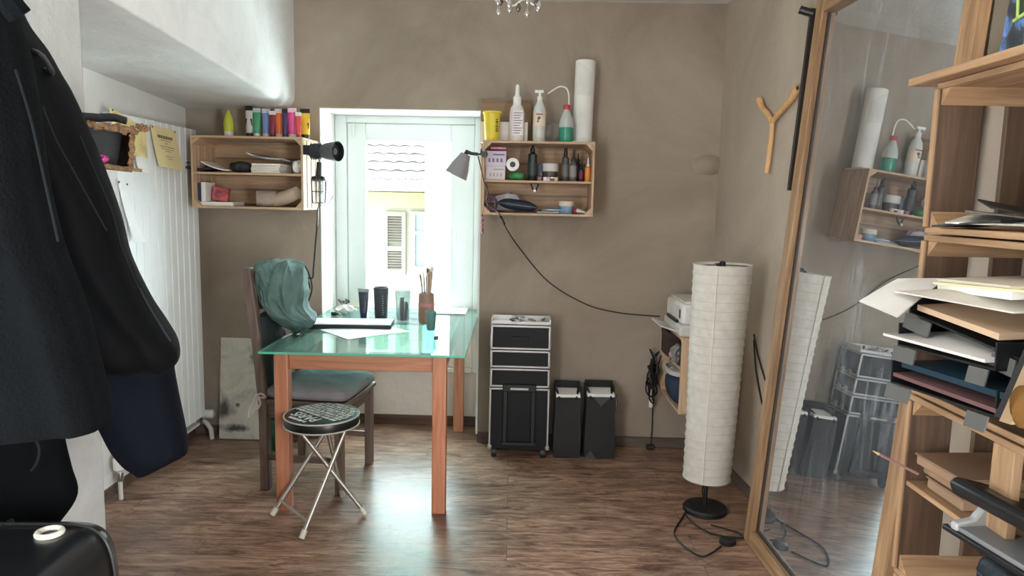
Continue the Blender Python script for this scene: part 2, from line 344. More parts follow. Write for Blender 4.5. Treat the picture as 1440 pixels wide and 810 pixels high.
# ------------------------------------------------------------------ wooden crates used as shelves
def crate(root, wd, h, d, shelf=None, wm=CRATE, t=.012, divider=None, slats=None, inner=None):
    inner = inner or wm
    b = MB(); g = .012; n = 4; sh = (h-2*t-(n+1)*g)/n
    for i in range(n): b.bb(t, wd-t, d-.010, d, t+g+i*(sh+g), t+g+i*(sh+g)+sh)
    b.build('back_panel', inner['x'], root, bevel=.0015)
    for nm, za, zb_ in (('top_panel', h-t, h), ('bottom_panel', 0, t)):
        b = MB(); n2 = 3; sw = (d-(n2-1)*.006)/n2
        for i in range(n2): b.bb(0, wd, i*(sw+.006), i*(sw+.006)+sw, za, zb_)
        b.build(nm, wm['x'], root, bevel=.002)
    for x0 in (0, wd-t):
        b = MB(); n3 = 4; g3 = .014; sw = (d-(n3-1)*g3)/n3
        for ya, yb_ in (slats or [(i*(sw+g3), i*(sw+g3)+sw) for i in range(n3)]): b.bb(x0, x0+t, ya, yb_, t, h-t)
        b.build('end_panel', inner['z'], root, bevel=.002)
        if slats: b = MB(); b.bb(x0, x0+t, -.006, 0, t, h-t); b.build('edge_strip', wm['z'], root, bevel=.001)  # front edge keeps the lit tone beside the shade-coloured panels
    for x0, sx in ((t, 1), (wd-t, -1)):
        for z0, sz in ((t, 1), (h-t, -1)):
            b = MB(); k = .035
            b.prism([(x0, .004, z0), (x0+sx*k, .004, z0), (x0, .004, z0+sz*k)], (0, d-.016, 0)); b.build('corner_post', wm['y'], root)
    if shelf:
        b = MB(); b.bb(t, wd-t, .003, d-.012, shelf-.012, shelf); b.build('middle_shelf', wm['x'], root, bevel=.002)
    if divider:
        b = MB(); b.bb(divider, divider+.06, 0, .02, (shelf or t), h-t); b.build('divider_post', wm['z'], root, bevel=.002)
CW, CH, CD = .605, .385, .285
u0L = onW(268.5, 240, CD)[0]; z0L = 1.356
cl = thing('crate_shelf', 'pale slatted wooden crate mounted on its side left of the window', 'shelf', wallpt(u0L, CD, z0L), TH, 'wooden crates as wall shelves')
crate(cl, CW, CH, CD, .193)
u0R = onW(678, 250, CD)[0]; z0R = 1.353
cr = thing('crate_shelf', 'pale slatted wooden crate mounted on its side right of the window', 'shelf', wallpt(u0R, CD, z0R), TH, 'wooden crates as wall shelves')
crate(cr, .592, .39, CD, .185)
cp = thing('crate_shelf', 'wooden crate with open side under the printer behind the paper lamp', 'shelf', (.862, 4.03, .365), -pi/2, 'wooden crates as wall shelves')
crate(cp, .505, .395, .275, .235, PALE)

# ------------------------------------------------------------------ dining table with glass top
tb = thing('table', 'orange pine table with a greenish glass top in front of the window', 'table', (-.67, 3.12, 0))
LX0, LX1, LY1, LG = -.385, .385, 1.205, .062
for x in (LX0, LX1-LG):
    for y in (-.02, LY1-LG):
        b = MB(); b.bb(x, x+LG, y, y+LG, 0, .742); b.build('leg', PINE['z'], tb, bevel=.004)
b = MB(); b.bb(LX0+LG, LX1-LG, .0, .022, .66, .742); b.build('apron', PINE['x'], tb, bevel=.003)
b = MB(); b.bb(LX0+LG, LX1-LG, LY1-.03, LY1-.008, .66, .742); b.build('apron', PINE['x'], tb, bevel=.003)
for x in (LX0+.01, LX1-.032):
    b = MB(); b.bb(x, x+.022, LG-.02, LY1-LG, .66, .742); b.build('apron', PINE['y'], tb, bevel=.003)
b = MB(); b.bb(-.432, .472, -.08, 1.255, .744, .754)
gt = b.build('glass_top', [see_through('table_glass', 'd3f2ec', 1.5, .03, 'c8efe8', .10), M('5fb9a0', .15, var=.02)], tb, smooth=False)
for pl in gt.data.polygons: pl.material_index = 0 if abs(pl.normal.z) > .5 else 1
TZ = .755
def tz(px, py): return onZ(px, py, TZ)

# ------------------------------------------------------------------ chair
ch = thing('chair', 'grey brown wooden chair with tall back and cushion at the glass table', 'chair', (-.961, 3.527, 0), radians(-7.9))
hx, hy, L = .2, .21, .04
for sy in (-1, 1):
    b = MB(); b.bb(hx-L, hx, sy*hy-L/2, sy*hy+L/2, 0, .43); b.build('leg', GREYWOOD['z'], ch, bevel=.004)
    b = MB()
    sec = [(-hx, 0), (-hx-.002, .42), (-hx-.03, .75), (-hx-.075, 1.09)]
    b.loft([[(x-.02, sy*hy-L/2, z), (x+.025, sy*hy-L/2, z), (x+.025, sy*hy+L/2, z), (x-.02, sy*hy+L/2, z)] for x, z in sec]); b.build('back_post', GREYWOOD['z'], ch, bevel=.004)
b = MB(); b.bb(-hx, hx+.015, -hy-.02, hy+.02, .43, .455); b.build('seat', GREYWOOD['x'], ch, bevel=.008)
for sy in (-1, 1):
    for za, zc in ((.365, .43), (.15, .18)): b = MB(); b.bb(-hx+.02, hx-L, sy*hy-.01, sy*hy+.01, za, zc); b.build('side_rail', GREYWOOD['x'], ch, bevel=.003)
b = MB(); b.bb(hx-.03, hx-.01, -hy, hy, .365, .43); b.build('front_rail', GREYWOOD['y'], ch, bevel=.003)
for z in (.62, .75, .88, 1.0):
    b = MB(); xx = -hx-.0-.075*(z-.42)/.67; b.bb(xx-.008, xx+.010, -hy+.02, hy-.02, z, z+.06); b.build('back_slat', GREYWOOD['y'], ch, bevel=.003)
def cush(uu, vv): pass
b = MB(); R_ = []
for zz, ins in ((.456, .02), (.462, .0), (.48, -.008), (.505, .0), (.522, .03), (.530, .08)):
    R_.append([(cos(a)*0+ (max(-1, min(1, 1.35*cos(a))))*(hx-ins+.005)+.01, (max(-1, min(1, 1.35*sin(a))))*(hy-ins+.012), zz+.006*sin(5*a)*(zz > .5)) for a in [2*pi*i/40 for i in range(40)]])
b.loft(R_); cu = b.build('seat_cushion', M('868083', .9, bmp=.5, bsc=25, var=.12), ch, sub=1)
b = MB()
for q in ([(-.19, -.2, .48), (-.225, -.236, .475), (-.24, -.24, .44), (-.26, -.245, .40), (-.265, -.245, .37)], [(-.225, -.236, .475), (-.2, -.245, .44), (-.235, -.25, .39)], [(-.225, -.236, .475), (-.19, -.25, .49), (-.175, -.245, .47), (-.225, -.238, .47)]):
    b.tube(spline(q, 6), .006, 6)
b.build('cushion_tie', M('b7a8a2', .9), cu)

# jacket over the chair back
jk = MB()
def jring(py, xl, xr, yc, th, k):
    pL, pR = onY(xl, py, yc), onY(xr, py, yc); c = (pL+pR)/2; aw = (pR.x-pL.x)/2; out = []
    for i in range(150):
        a_ = 2*pi*i/150; q = Vector((1.6*cos(a_)+.25*k, 1.6*sin(a_), .28*k)); rd = (1-min(1, abs(noise.noise(q))*2.6))**1.5
        q2 = Vector((3.4*cos(a_)-.3*k, 3.4*sin(a_), .6*k+5)); rd2 = (1-min(1, abs(noise.noise(q2))*2.6))**1.5
        fr_ = .93+.13*rd+.06*rd2
        out.append((c.x+aw*cos(a_)*fr_, yc+th*sin(a_)*fr_, c.z+.006*sin(6*a_+k)))
    return out
jr = [(366, 378, 412, .09), (371, 362, 424, .16), (380, 360, 429, .20), (395, 364, 431, .21), (412, 369, 430, .20), (428, 374, 431, .19), (440, 381, 437, .17), (448, 391, 443, .14), (456, 400, 441, .10), (462, 410, 433, .06)]
JD = spline([Vector((q[0], q[1], q[2])) for q in jr], 5); JT = spline([Vector((q[3], 0, 0)) for q in jr], 5)
jk.loft([jring(d_.x, d_.y, d_.z, 3.50, t_.x*.9, i*.16) for i, (d_, t_) in enumerate(zip(JD, JT))])
jo = jk.build('jacket', M('5a746f', .8, var=.2, scale=14, bmp=.4, bsc=40)); tag(jo, 'grey green jacket draped over the back of the chair', 'jacket')
ds = MB()                                        # its dark lining hanging down behind the back
ds.loft([[(p.x+aw*cos(a_)*(1+.1*sin(5*a_+k)), 3.50+.15*sin(a_), p.z) for a_ in [2*pi*i/40 for i in range(40)]] for k, (p, aw) in enumerate([(onY(378, 440, 3.5), .035), (onY(384, 480, 3.5), .05), (onY(389, 520, 3.5), .05), (onY(389, 552, 3.5), .03)])])
dl = ds.build('lining', M('23302f', .85, bmp=.4), jo)
cc = MB()
for k in range(4):
    cx, cy, rx, rz = 408+2*k, 399+2*k, 17+2.5*k, 28+3*k
    cc.tube(spline([onY(cx+rx*(1+.08*sin(3*i+k))*cos(2*pi*i/12), cy-rz*(1+.06*cos(2*i+k))*sin(2*pi*i/12), 3.62+.012*k+.02*sin(i+k)) for i in range(12)], 4, True), .0042, 6, True)
cc.tube(spline([onY(*q, 3.62) for q in ((400, 371), (415, 378), (428, 388), (439, 391), (441, 376), (444, 340), (446, 318))] + [onY(447, 292, 3.72)], 8), .0045, 6)
tag(cc.build('cable_coil', M('1d2426', .45)), 'black cable coiled over the chair back beside the draped jacket', 'cable')
gb = thing('tin', 'dark green printed tin standing behind the chair legs', 'tin', (-1.31, 3.93, 0))
b = MB(); b.lathe([(.062, 0), (.066, .006), (.066, .17), (.062, .178)], seg=30); b.build('body', M('1d4a34', .35, var=.5, scale=18), gb)
b = MB(); b.lathe([(.066, .178), (.067, .18), (.067, .195), (.06, .2)], seg=30); b.build('lid', M('143626', .4), gb)

# ------------------------------------------------------------------ folding stool
so = thing('stool', 'round black folding stool with printed lettering and chrome legs', 'stool', (-.835, 3.075, 0))
sx, sy = 0, 0
b = MB(); b.lathe([(.150, .425), (.162, .428), (.164, .44), (.164, .462), (.160, .47), (.14, .474), (.001, .476)], seg=48); b.build('seat', M('131516', .35, var=.1), so)
b = MB()
for z in (.468, .427): b.tube([(.163*cos(a_), .163*sin(a_), z) for a_ in [2*pi*i/48 for i in range(48)]], .0035, 8, True)
b.build('piping', M('b7b5ad', .5), so)
def ft(px, py): v = onZ(px, py, .012); return Vector((v.x+.835, v.y-3.075, .012))
f1, f2, f3, f4 = ft(383, 724), ft(424, 757), ft(514, 722), ft(482, 698)
tops = {1: Vector((.03, .10, .425)), 2: Vector((.12, -.06, .425)), 3: Vector((-.10, -.05, .425)), 4: Vector((-.02, .11, .425))}
for i, ff in ((1, f1), (2, f2), (3, f3), (4, f4)):
    b = MB(); b.tube([ff, tops[i]], .0095, 10); lg = b.build('leg', CHROME, so)
    b = MB(); d_ = (tops[i]-ff).normalized(); b.cyl(ff-d_*.0, ff+d_*.035, .013, .012); b.build('foot_cap', M('c8c4b8', .5), lg)
for p_, q_, tp, tq in ((f1, f2, tops[1], tops[2]), (f3, f4, tops[3], tops[4])):
    b = MB(); b.tube([p_.lerp(tp, .14), q_.lerp(tq, .14)], .006, 8); b.build('crossbar', CHROME, so)
b = MB(); mid = f2.lerp(tops[2], .52); b.cyl(mid-Vector((.012, .012, 0)), mid+Vector((.012, .012, 0)), .006); b.build('rivet', CHROME, so)
def text(s, size, mat, parent, loc, rot=(0,0,0), name='lettering', align='CENTER', sxy=(1,1), ext=.0004):
    cu_ = bpy.data.curves.new(name, 'FONT'); cu_.body = s; cu_.size = size; cu_.extrude = ext; cu_.align_x = align; cu_.align_y = 'CENTER'; cu_.resolution_u = 3
    o = bpy.data.objects.new(name, cu_); COL.objects.link(o); bpy.context.view_layer.update()
    me = bpy.data.meshes.new_from_object(o.evaluated_get(bpy.context.evaluated_depsgraph_get())); bpy.data.objects.remove(o); bpy.data.curves.remove(cu_)
    me.materials.append(mat); me.name = name
    n = bpy.data.objects.new(name, me); COL.objects.link(n); n.parent = parent; n.location = loc; n.rotation_euler = rot; n.scale = (*sxy, 1); return n
LET = M('e6e5e0', .6, var=.03)
# the rows of print run diagonally over the seat; only PARIS is large enough to read
A_ = radians(142)
def seat_pt(a, b_): return (a*cos(A_)-b_*sin(A_), a*sin(A_)+b_*cos(A_), .4765)
text('PARIS', .078, LET, so, seat_pt(0, .082), (0, 0, A_), 'lettering', sxy=(.85, 1.0))
b = MB(); rr = random.Random(4)
for b0, h_ in ((.132, .02), (.036, .02), (.012, .016), (-.012, .024), (-.036, .012), (-.056, .022), (-.08, .014), (-.102, .022), (-.126, .016)):
    a0 = -math.sqrt(max(0, .145**2-b0**2)); a1 = -a0; xx = a0
    while xx < a1-.01:
        wd = rr.uniform(.004, .012)
        c_ = seat_pt(xx+wd/2, b0); b.box(c_, (wd*.7, h_*rr.uniform(.75, 1.05), .001), (0, 0, A_+rr.choice((-.3, 0, .3)))); xx += wd+rr.choice((.002, .003, .008))
b.build('small_print', LET, so)

# ------------------------------------------------------------------ things on the glass table
def lathe_thing(name, label, cat, loc, parts, rz=0, group=None, rot=None):
    o = thing(name, label, cat, loc, rz, group, rot)
    for nm, prof, mat in parts: b = MB(); b.lathe(prof, seg=28); b.build(nm, mat, o)
    return o
pf = thing('portfolio', 'thin black edged drawing board lying across the glass table', 'portfolio', tz(484, 459), radians(4))
b = MB(); b.bb(-.262, .25, -.08, .13, 0, .022); b.build('cover', M('1b1e21', .5), pf, bevel=.003)
b = MB(); b.bb(-.25, .24, -.065, .12, .0222, .0235); b.build('sheet', M('dcd2d6', .7, var=.2, scale=12), pf)
b = MB(); b.grid(lambda u, v: tuple(tz(490+87*u-40*v+0*u, 478-12*u-14*v+4*v*u) + Vector((0, 0, .0015+.002*sin(u*4)))), 8, 6, .0006)
tag(b.build('paper_sheet', M('dfe4e6', .7, var=.06)), 'single sheet of paper lying in front of the drawing board', 'paper')
q = tz(511, 447); k_ = .9/q.y*4
def tw(px0, px1, py): v = tz((px0+px1)/2, py); return v, (px1-px0)/2*v.y/1000, v.y/1000
v, r, s = tw(504, 519, 447)
o = thing('paint_tube', 'dark blue tube with silver crimp standing behind the drawing board', 'tube', v)
b = MB(); b.lathe([(r*.62, 0), (r*.66, .022), (r*.7, .03)]); b.build('cap', M('20335c', .4), o)
b = MB(); b.loft([[(r*(.72+.28*t_)*cos(a_), r*(.72*(1-t_)+.1)*sin(a_), .03+.12*t_) for a_ in [2*pi*i/24 for i in range(24)]] for t_ in (0, .3, .6, .9, 1)]); b.build('body', M('3a4250', .4, var=.6, scale=40), o)
b = MB(); b.bb(-r*1.05, r*1.05, -.004, .004, .148, .168); b.build('crimp', ALU, o)
v, r, s = tw(526, 546, 447); hC = 44*s
o = lathe_thing('cup', 'tall dark grey tumbler with pale lettering behind the drawing board', 'cup', v, [('body', [(r*.86, 0), (r*.9, .004), (r*1.08, hC), (r*1.0, hC), (r*.84, .01), (.001, .01)], M('3f4148', .45))])
b = MB(); rr_ = random.Random(1)
for k in range(9): b.box((r*.42+rr_.uniform(-.002, .002), -r*(.88+.012*k), hC*(.14+.075*k)), (.008, .004, .0035), (0, rr_.uniform(-.4, .4), .4))
b.build('print', M('a9abb0', .5), o)
v, r, s = tw(556, 577, 452)
o = lathe_thing('glass', 'clear drinking glass filled with grey tool tips beside the dark tumbler', 'glass', v, [('body', [(r*.8, 0), (r*.86, .003), (r*1.12, 45*s), (r*1.05, 45*s), (r*.8, .008), (.001, .008)], see_through('tumbler_glass', 'dfe6e8', 1.35, .02, 'ffffff', .06))])
for k in range(9):
    b = MB(); a_ = k*2.4; rr_ = r*.55*(k % 3)/2; b.tube([(rr_*cos(a_)*.7, rr_*sin(a_)*.7, .008), (rr_*cos(a_)*1.1, rr_*sin(a_)*1.1, .10+.012*(k % 4))], [.006, .0075], 8)
    tag(b.build('tool_tip', M('6c6a6a', .5), loc=v), 'grey tool tip standing in the clear drinking glass', 'tool', 'tool tips in the drinking glass')
v, r, s = tw(588, 611, 454)
o = lathe_thing('jar', 'brown jar crowded with brushes at the middle of the table', 'jar', v, [('body', [(r*.8, 0), (r*.95, .005), (r, .05), (r*.93, 43*s), (r*.85, 43*s), (r*.8, .012), (.001, .012)], M('a98672', .5, var=.2)), ('band', [(r*1.01, 24*s), (r*1.01, 29*s)], M('c98c86', .6))])
for k, (dx, top, rad) in enumerate(((-.6, 62, .004), (-.3, 66, .004), (0, 60, .005), (.25, 70, .008), (.5, 74, .010), (.1, 72, .006))):
    bq = thing('brush', ('slim brush', 'dark handled brush', 'short pale brush', 'fat wooden brush', 'tallest thick brush with pale tip', 'round pale brush')[k] + ' standing in the brown jar', 'brush', v, 0, 'brushes in the brown jar')
    b = MB(); e_ = Vector((dx*r*1.2, -.004*k+.01, top*s)); b.tube([(dx*r*.5, 0, .014), tuple(e_*.72+Vector((0,0,0))), tuple(e_)], [rad*.7, rad, rad*.9], 8); b.build('handle', M(('8a6a55', '6b5648', 'c4ab94', '9c7b62', 'b79a80', 'd7cabc')[k], .5), bq)
    b = MB(); b.tube([tuple(e_), tuple(e_+Vector((dx*.006, 0, .018))), tuple(e_+Vector((dx*.008, 0, .03)))], [rad*.9, rad*1.2, rad*.3], 8); b.build('bristles', M(('5b4a40', 'e8ded2', '9b8571', 'cbb29c', 'f0ece6', '77655a')[k], .9), bq)
v, r, s = tw(599, 613, 464)
lathe_thing('cup', 'small grey green beaker in front of the brush jar', 'cup', v, [('body', [(r*.8, 0), (r*.85, .003), (r*1.08, 25*s), (r*1.12, 25*s), (r*1.12, 27*s), (r*1.0, 27*s), (r*.75, .006), (.001, .006)], M('5f8a84', .4))])
v, r, s = tw(609, 617, 494)
lathe_thing('vial', 'tiny clear glass bottle with dark cap at the front edge of the table', 'bottle', v, [('body', [(r*.9, 0), (r, .002), (r, 13*s), (r*.6, 15*s), (r*.6, 17*s)], see_through('vial_glass', 'd9e6e4', 1.45, .02, 'ffffff', .06)), ('cap', [(r*.8, 17*s), (r*.8, 22*s), (r*.7, 22.3*s)], M('4a423f', .5))])
b = MB(); c_ = tz(636, 437); b.bb(-.09, .09, -.14, .14, 0, .006); ps = b.build('paper_stack', PAPER, loc=c_, bevel=.001); tag(ps, 'flat stack of white paper at the far right corner of the glass table', 'paper')
b = MB(); c_ = tz(487, 441); R_ = []
for k in range(7):
    t_ = k/6; R_.append([(.055*sin(pi*(.12+.8*t_))*cos(a_)*(1+.25*sin(3*a_+k)), .035*sin(pi*(.12+.8*t_))*sin(a_)*(1+.25*cos(4*a_-k)), .003+.045*t_+.006*sin(5*a_+k)) for a_ in [2*pi*i/28 for i in range(28)]])
b.loft(R_); tag(b.build('tissue', M('f2f0ec', .9), loc=c_), 'crumpled white tissue beside the window end of the table', 'tissue')
o = thing('bottle', 'small black capped bottle lying left of the crumpled tissue', 'bottle', tz(471, 444))
b = MB(); b.cyl((-.02, 0, .011), (.01, 0, .011), .011); b.build('body', M('2b2a2a', .4), o)
b = MB(); b.cyl((.01, 0, .011), (.022, 0, .011), .008); b.build('cap', M('555050', .4), o)
o = thing('plant', 'tiny dark sprig standing at the far left corner of the glass table', 'plant', wallpt(onW(484, 430, -.15)[0], -.15, TZ))
for k in range(9):
    b = MB(); a_ = k*.7; b.tube(spline([(0, 0, 0), (.012*cos(a_), .012*sin(a_), .03), (.035*cos(a_), .03*sin(a_), .05+.006*(k % 3))], 5), [.002]*8+[.006, .006, .002], 6); b.build('stem', M('4f4a42', .7), o)
b = MB(); b.lathe([(.02, 0), (.022, .003), (.018, .008)]); b.build('base', M('6a6259', .8), o)

# ------------------------------------------------------------------ paint tubes on the left crate
LZ = z0L+CH
def on_crate(px0, px1, py_top, base_z, off):
    ua, ub = onW(px0, 190, off)[0], onW(px1, 190, off)[0]; zt = onW((px0+px1)/2, py_top, off)[1]
    return (ua+ub)/2, (ub-ua), zt-base_z
def paint_tube(px0, px1, py, off, body, cap, label, band=None, tagc=None):
    u, wd, h = on_crate(px0, px1, py, LZ, off); o = thing('paint_tube', label, 'paint tube', wallpt(u, off, LZ), TH, 'paint tubes on the left crate'); r = wd/2
    c0 = .16*h if cap else .0
    if cap: b = MB(); b.lathe([(r*.86, 0), (r*.9, .002), (r*.86, c0)], seg=22); b.build('cap', cap, o)
    b = MB(); prof = [(0, 0), (.04, 0), (.3, .2), (.6, .5), (.88, .92), (1, 1)]
    b.loft([[(r*(.9+.1*k)*cos(a_), r*(.88*(1-k)+.05)*sin(a_), c0+(h*.9-c0)*t_) for a_ in [2*pi*i/24 for i in range(24)]] for t_, k in prof]); b.build('body', body, o)
    b = MB(); b.bb(-r, r, -.0022, .0022, h*.86, h); b.build('hanger_tab', tagc or WHITEP, o)
    if band:
        for z_, hh, mt in band: b = MB(); b.bb(-r*.9, r*.9, -r*.93*.5, -r*.2, h*z_, h*(z_+hh)); b.build('label', mt, o, bevel=.002)
u, wd, h = on_crate(315, 329, 154, LZ, .17)
o = thing('paint_tube', 'lime yellow pointed tube standing alone on its white cap on the crate', 'paint tube', wallpt(u, .17, LZ), TH, 'paint tubes on the left crate')
b = MB(); b.lathe([(wd*.46, 0), (wd*.47, h*.2), (wd*.42, h*.21)]); b.build('cap', WHITEP, o)
b = MB(); b.lathe([(wd*.46, h*.21), (wd*.5, h*.5), (wd*.4, h*.7), (wd*.16, h*.92), (wd*.03, h)]); b.build('body', M('c6cf46', .4), o)
BK = M('1a1a1c', .4); DK = M('26242b', .5)
paint_tube(346, 356, 149, .15, M('d6d2cc', .45), BK, 'black and white paint tube at the left end of the row on the crate', [(.38, .22, BK)], BK)
paint_tube(356, 367, 152, .14, M('4fa878', .4), WHITEP, 'green paint tube in the row on the left crate', None, M('cfe3d6', .5))
paint_tube(369, 380, 153, .14, M('7d97cf', .4), WHITEP, 'light blue paint tube in the row on the left crate', None, M('d8dfee', .5))
paint_tube(379, 388, 156, .18, M('8a2b45', .4), M('54203a', .4), 'dark crimson paint tube between the blue and orange tubes', None, WHITEP)
paint_tube(387, 398, 153, .13, M('f07f42', .4), WHITEP, 'orange paint tube in the row on the left crate')
paint_tube(397, 405, 153, .17, M('443766', .4), M('2b2350', .4), 'dark violet paint tube between the orange and pink tubes', None, DK)
paint_tube(405, 417, 152, .13, M('f062a0', .4), WHITEP, 'pink paint tube in the row on the left crate', None, M('fbd9e8', .5))
paint_tube(416, 424, 158, .17, M('e0565a', .4), M('b53a3a', .4), 'coral red paint tube behind the pink tube', None, WHITEP)
paint_tube(422.5, 436, 153, .12, M('f0c437', .4), BK, 'yellow and black paint tube at the right end of the row on the crate', [(.34, .2, BK)], BK)

# ------------------------------------------------------------------ contents of the left crate
SZ = z0L+.193; BZ = z0L+.012
def crate_thing(name, label, cat, px, off, z, rz=0, group=None):
    return thing(name, label, cat, wallpt(onW(px, 240, off)[0], off, z), TH+rz, group)
def blob(b, sx, sy, sz, seed, n=9, m=30, z0=0, amp=.18):
    rr_ = random.Random(seed); ph = [rr_.uniform(0, 6) for _ in range(4)]; R_ = []
    for k in range(n):
        t_ = k/(n-1); pr = math.sqrt(max(0, 1-(2*t_-1)**2))**.55*.98+.02
        R_.append([(sx*pr*cos(a_)*(1+amp*sin(3*a_+ph[0]+2*t_)), sy*pr*sin(a_)*(1+amp*sin(4*a_+ph[1]-2*t_)), z0+sz*t_*(1+.3*amp*sin(2*a_+ph[2]))) for a_ in [2*pi*i/m for i in range(m)]])
    b.loft(R_); return b
o = crate_thing('pouch', 'black folded wallet at the left of the upper shelf in the left crate', 'pouch', 287, .17, SZ)
b = MB(); b.grid(lambda u, v: (-.07+.14*u, -.07+.14*v, .012+.022*abs(u-.55)), 8, 4, .014); b.build('body', M('23262a', .6), o, bevel=.003)
b = MB(); b.tube([(-.11, -.05, .05), (-.04, -.06, .05)], .002, 6); b.build('pencil_clip', BK, o)
o = crate_thing('paper_roll', 'curled white papers between two black pouches in the left crate', 'paper', 311, .17, SZ)
b = MB(); b.grid(lambda u, v: (-.075+.15*u, -.08+.16*v, .012+.045*(1-u)**2), 10, 3, .006); b.build('sheets', PAPER, o)
o = crate_thing('pouch', 'lumpy black pouch in the middle of the upper shelf in the left crate', 'pouch', 339, .19, SZ)
b = MB(); blob(b, .055, .05, .062, 3); b.build('body', M('1d2024', .7), o)
o = crate_thing('paper_stack', 'thick stack of cream paper on the upper shelf of the left crate', 'paper', 384, .15, SZ)
for k in range(6):
    b = MB(); b.box((random.uniform(-.006, .006), random.uniform(-.006, .006), .005+.0085*k), (.155, .2, .0078), (0, 0, random.uniform(-.03, .03))); b.build('booklet', M(('e3ddd3', 'd9d2c6', 'ebe7df')[k % 3], .8), o)
o = crate_thing('magazine', 'curled grey magazine on top of the paper stack in the left crate', 'magazine', 382, .15, SZ+.057)
b = MB(); b.grid(lambda u, v: (-.10+.2*u, -.10+.2*v, .02+.03*(1-u)**3+.012*sin(u*5)*v), 12, 4, .008); b.build('pages', M('a6a2a6', .6, var=.5, scale=20), o)
o = crate_thing('tissue', 'crumpled white paper at the right end of the upper crate shelf', 'paper', 421, .2, SZ)
b = MB(); blob(b, .03, .03, .07, 8, amp=.3); b.build('body', PAPER, o)
o = crate_thing('box', 'flat white carton on the lower shelf of the left crate', 'box', 312, .17, BZ)
b = MB(); b.bb(-.09, .09, -.08, .08, 0, .022); b.build('carton', WHITEP, o, bevel=.002)
o = crate_thing('box', 'white and navy carton standing upright in the lower left crate', 'box', 292, .18, BZ+.022)
b = MB(); b.bb(-.012, .012, -.06, .06, 0, .105); b.bb(-.036, -.014, -.06, .06, 0, .1, mi=1); b.build('carton', [WHITEP, M('2f3b57', .5)], o, bevel=.002)
o = crate_thing('box', 'red and white printed packet leaning in the lower left crate', 'box', 310, .16, BZ+.024, .2)
b = MB(); b.box((0, 0, .04), (.085, .05, .075), (0, .15, 0)); b.build('packet', M('b5545a', .5, var=.6, scale=25), o, bevel=.003)
o = crate_thing('roll', 'short rough grey roll lying in the lower left crate', 'roll', 374, .17, BZ, .3)
b = MB(); b.lathe([(.03, -.055), (.043, -.05), (.045, 0), (.042, .05), (.03, .055)], (0, 0, .045), 24, Matrix.Rotation(radians(90), 3, 'Y')); b.build('body', M('a99a8c', .9, var=.3, bmp=.8, bsc=40), o)
o = crate_thing('roll', 'smooth beige roll lying aslant at the right in the lower left crate', 'roll', 402, .17, BZ, -.25)
b = MB(); b.lathe([(.001, -.078), (.036, -.078), (.038, -.07), (.038, .07), (.036, .078), (.001, .078)], (0, 0, .055), 24, Matrix.Rotation(radians(72), 3, 'Y')); b.build('body', M('c4b49f', .8, var=.12), o)

# ------------------------------------------------------------------ things on the right crate
RZ_ = z0R+.39
def rt(px0, px1, pyt, off, z=None): return on_crate(px0, px1, pyt, RZ_ if z is None else z, off)
u, wd, h = rt(676, 746, 140, .06)
o = thing('cardboard_box', 'brown cardboard sheet standing behind the spray bottle on the right crate', 'cardboard', wallpt(u, .05, RZ_), TH)
b = MB(); b.bb(-wd/2, wd/2, -.004, .004, 0, h); b.build('sheet', M('9c8166', .85), o)
b = MB(); b.bb(-wd/2, wd/2, -.006, .006, h-.02, h); b.build('folded_edge', M('8a715a', .85), o)
u, wd, h = rt(676, 742, 172, .12)
o = thing('box', 'low white carton behind the yellow cup on the right crate', 'box', wallpt(u, .11, RZ_), TH)
b = MB(); b.bb(-wd/2, wd/2, -.04, .04, 0, h); b.build('carton', M('ddd6d0', .7), o, bevel=.002)
b = MB(); b.bb(-wd/2+.005, wd/2-.005, -.035, .035, h-.004, h+.004); b.build('contents', M('2c2c2e', .7), o)
u, wd, h = rt(679, 704, 157, .2); r = wd/2
o = thing('cup', 'bright yellow plastic cup at the left end of the right crate', 'cup', wallpt(u, .2, RZ_), TH)
b = MB(); b.lathe([(r*.72, 0), (r*.75, .003), (r*.95, h*.92), (r*1.05, h*.93), (r*1.05, h), (r*.9, h), (r*.7, .01), (.001, .01)], seg=32); b.build('body', M('e6cf3c', .4, var=.04), o)
b = MB()
for k in range(12): b.box((r*.6, -r*.72, h*.72-.012*(k % 6)), (.008*(1+k % 2), .002, .006), (0, 0, .7))
b.build('print', M('6a5b20', .6), o)
TRANSP = M('e9eceb', .3, var=.02, trans=.35)
u, wd, h = rt(716, 737, 119, .17); r = wd/2
o = thing('spray_bottle', 'white bottle with tall pointed nozzle and text label on the right crate', 'bottle', wallpt(u, .17, RZ_), TH)
b = MB(); b.loft([[(r*k*cos(a_)*max(.0, 1), r*k*.8*sin(a_), h*t_) for a_ in [2*pi*i/28 for i in range(28)]] for t_, k in ((0, .93), (.02, 1), (.5, 1), (.6, .85), (.66, .55))]); b.build('body', M('e3dbd9', .35), o)
b = MB(); b.lathe([(r*.55, h*.64), (r*.56, h*.78), (r*.32, h*.82), (r*.26, h*.96), (r*.18, h), (r*.05, h)]); b.build('nozzle', WHITEP, o)
b = MB(); b.bb(-r*.55, r*.85, -r*.84, -r*.7, h*.12, h*.55); lb = b.build('label', M('ece4e6', .6), o)
b = MB()
for k in range(9): b.bb(-r*.45, r*(.4+.35*((k*7) % 3)/2), -r*.85, -r*.8, h*(.15+.043*k), h*(.163+.043*k))
b.build('print', M('7a6876', .6), lb)
u, wd, h = rt(749, 767, 127, .17); r = wd/2
o = thing('pump_bottle', 'white pump bottle with a peach label beside the spray bottle', 'bottle', wallpt(u, .17, RZ_), TH)
b = MB(); b.lathe([(r*.92, 0), (r, .004), (r, h*.58), (r*.85, h*.68), (r*.45, h*.78), (r*.4, h*.82)]); b.build('body', M('e6e8e2', .35, trans=.2), o)
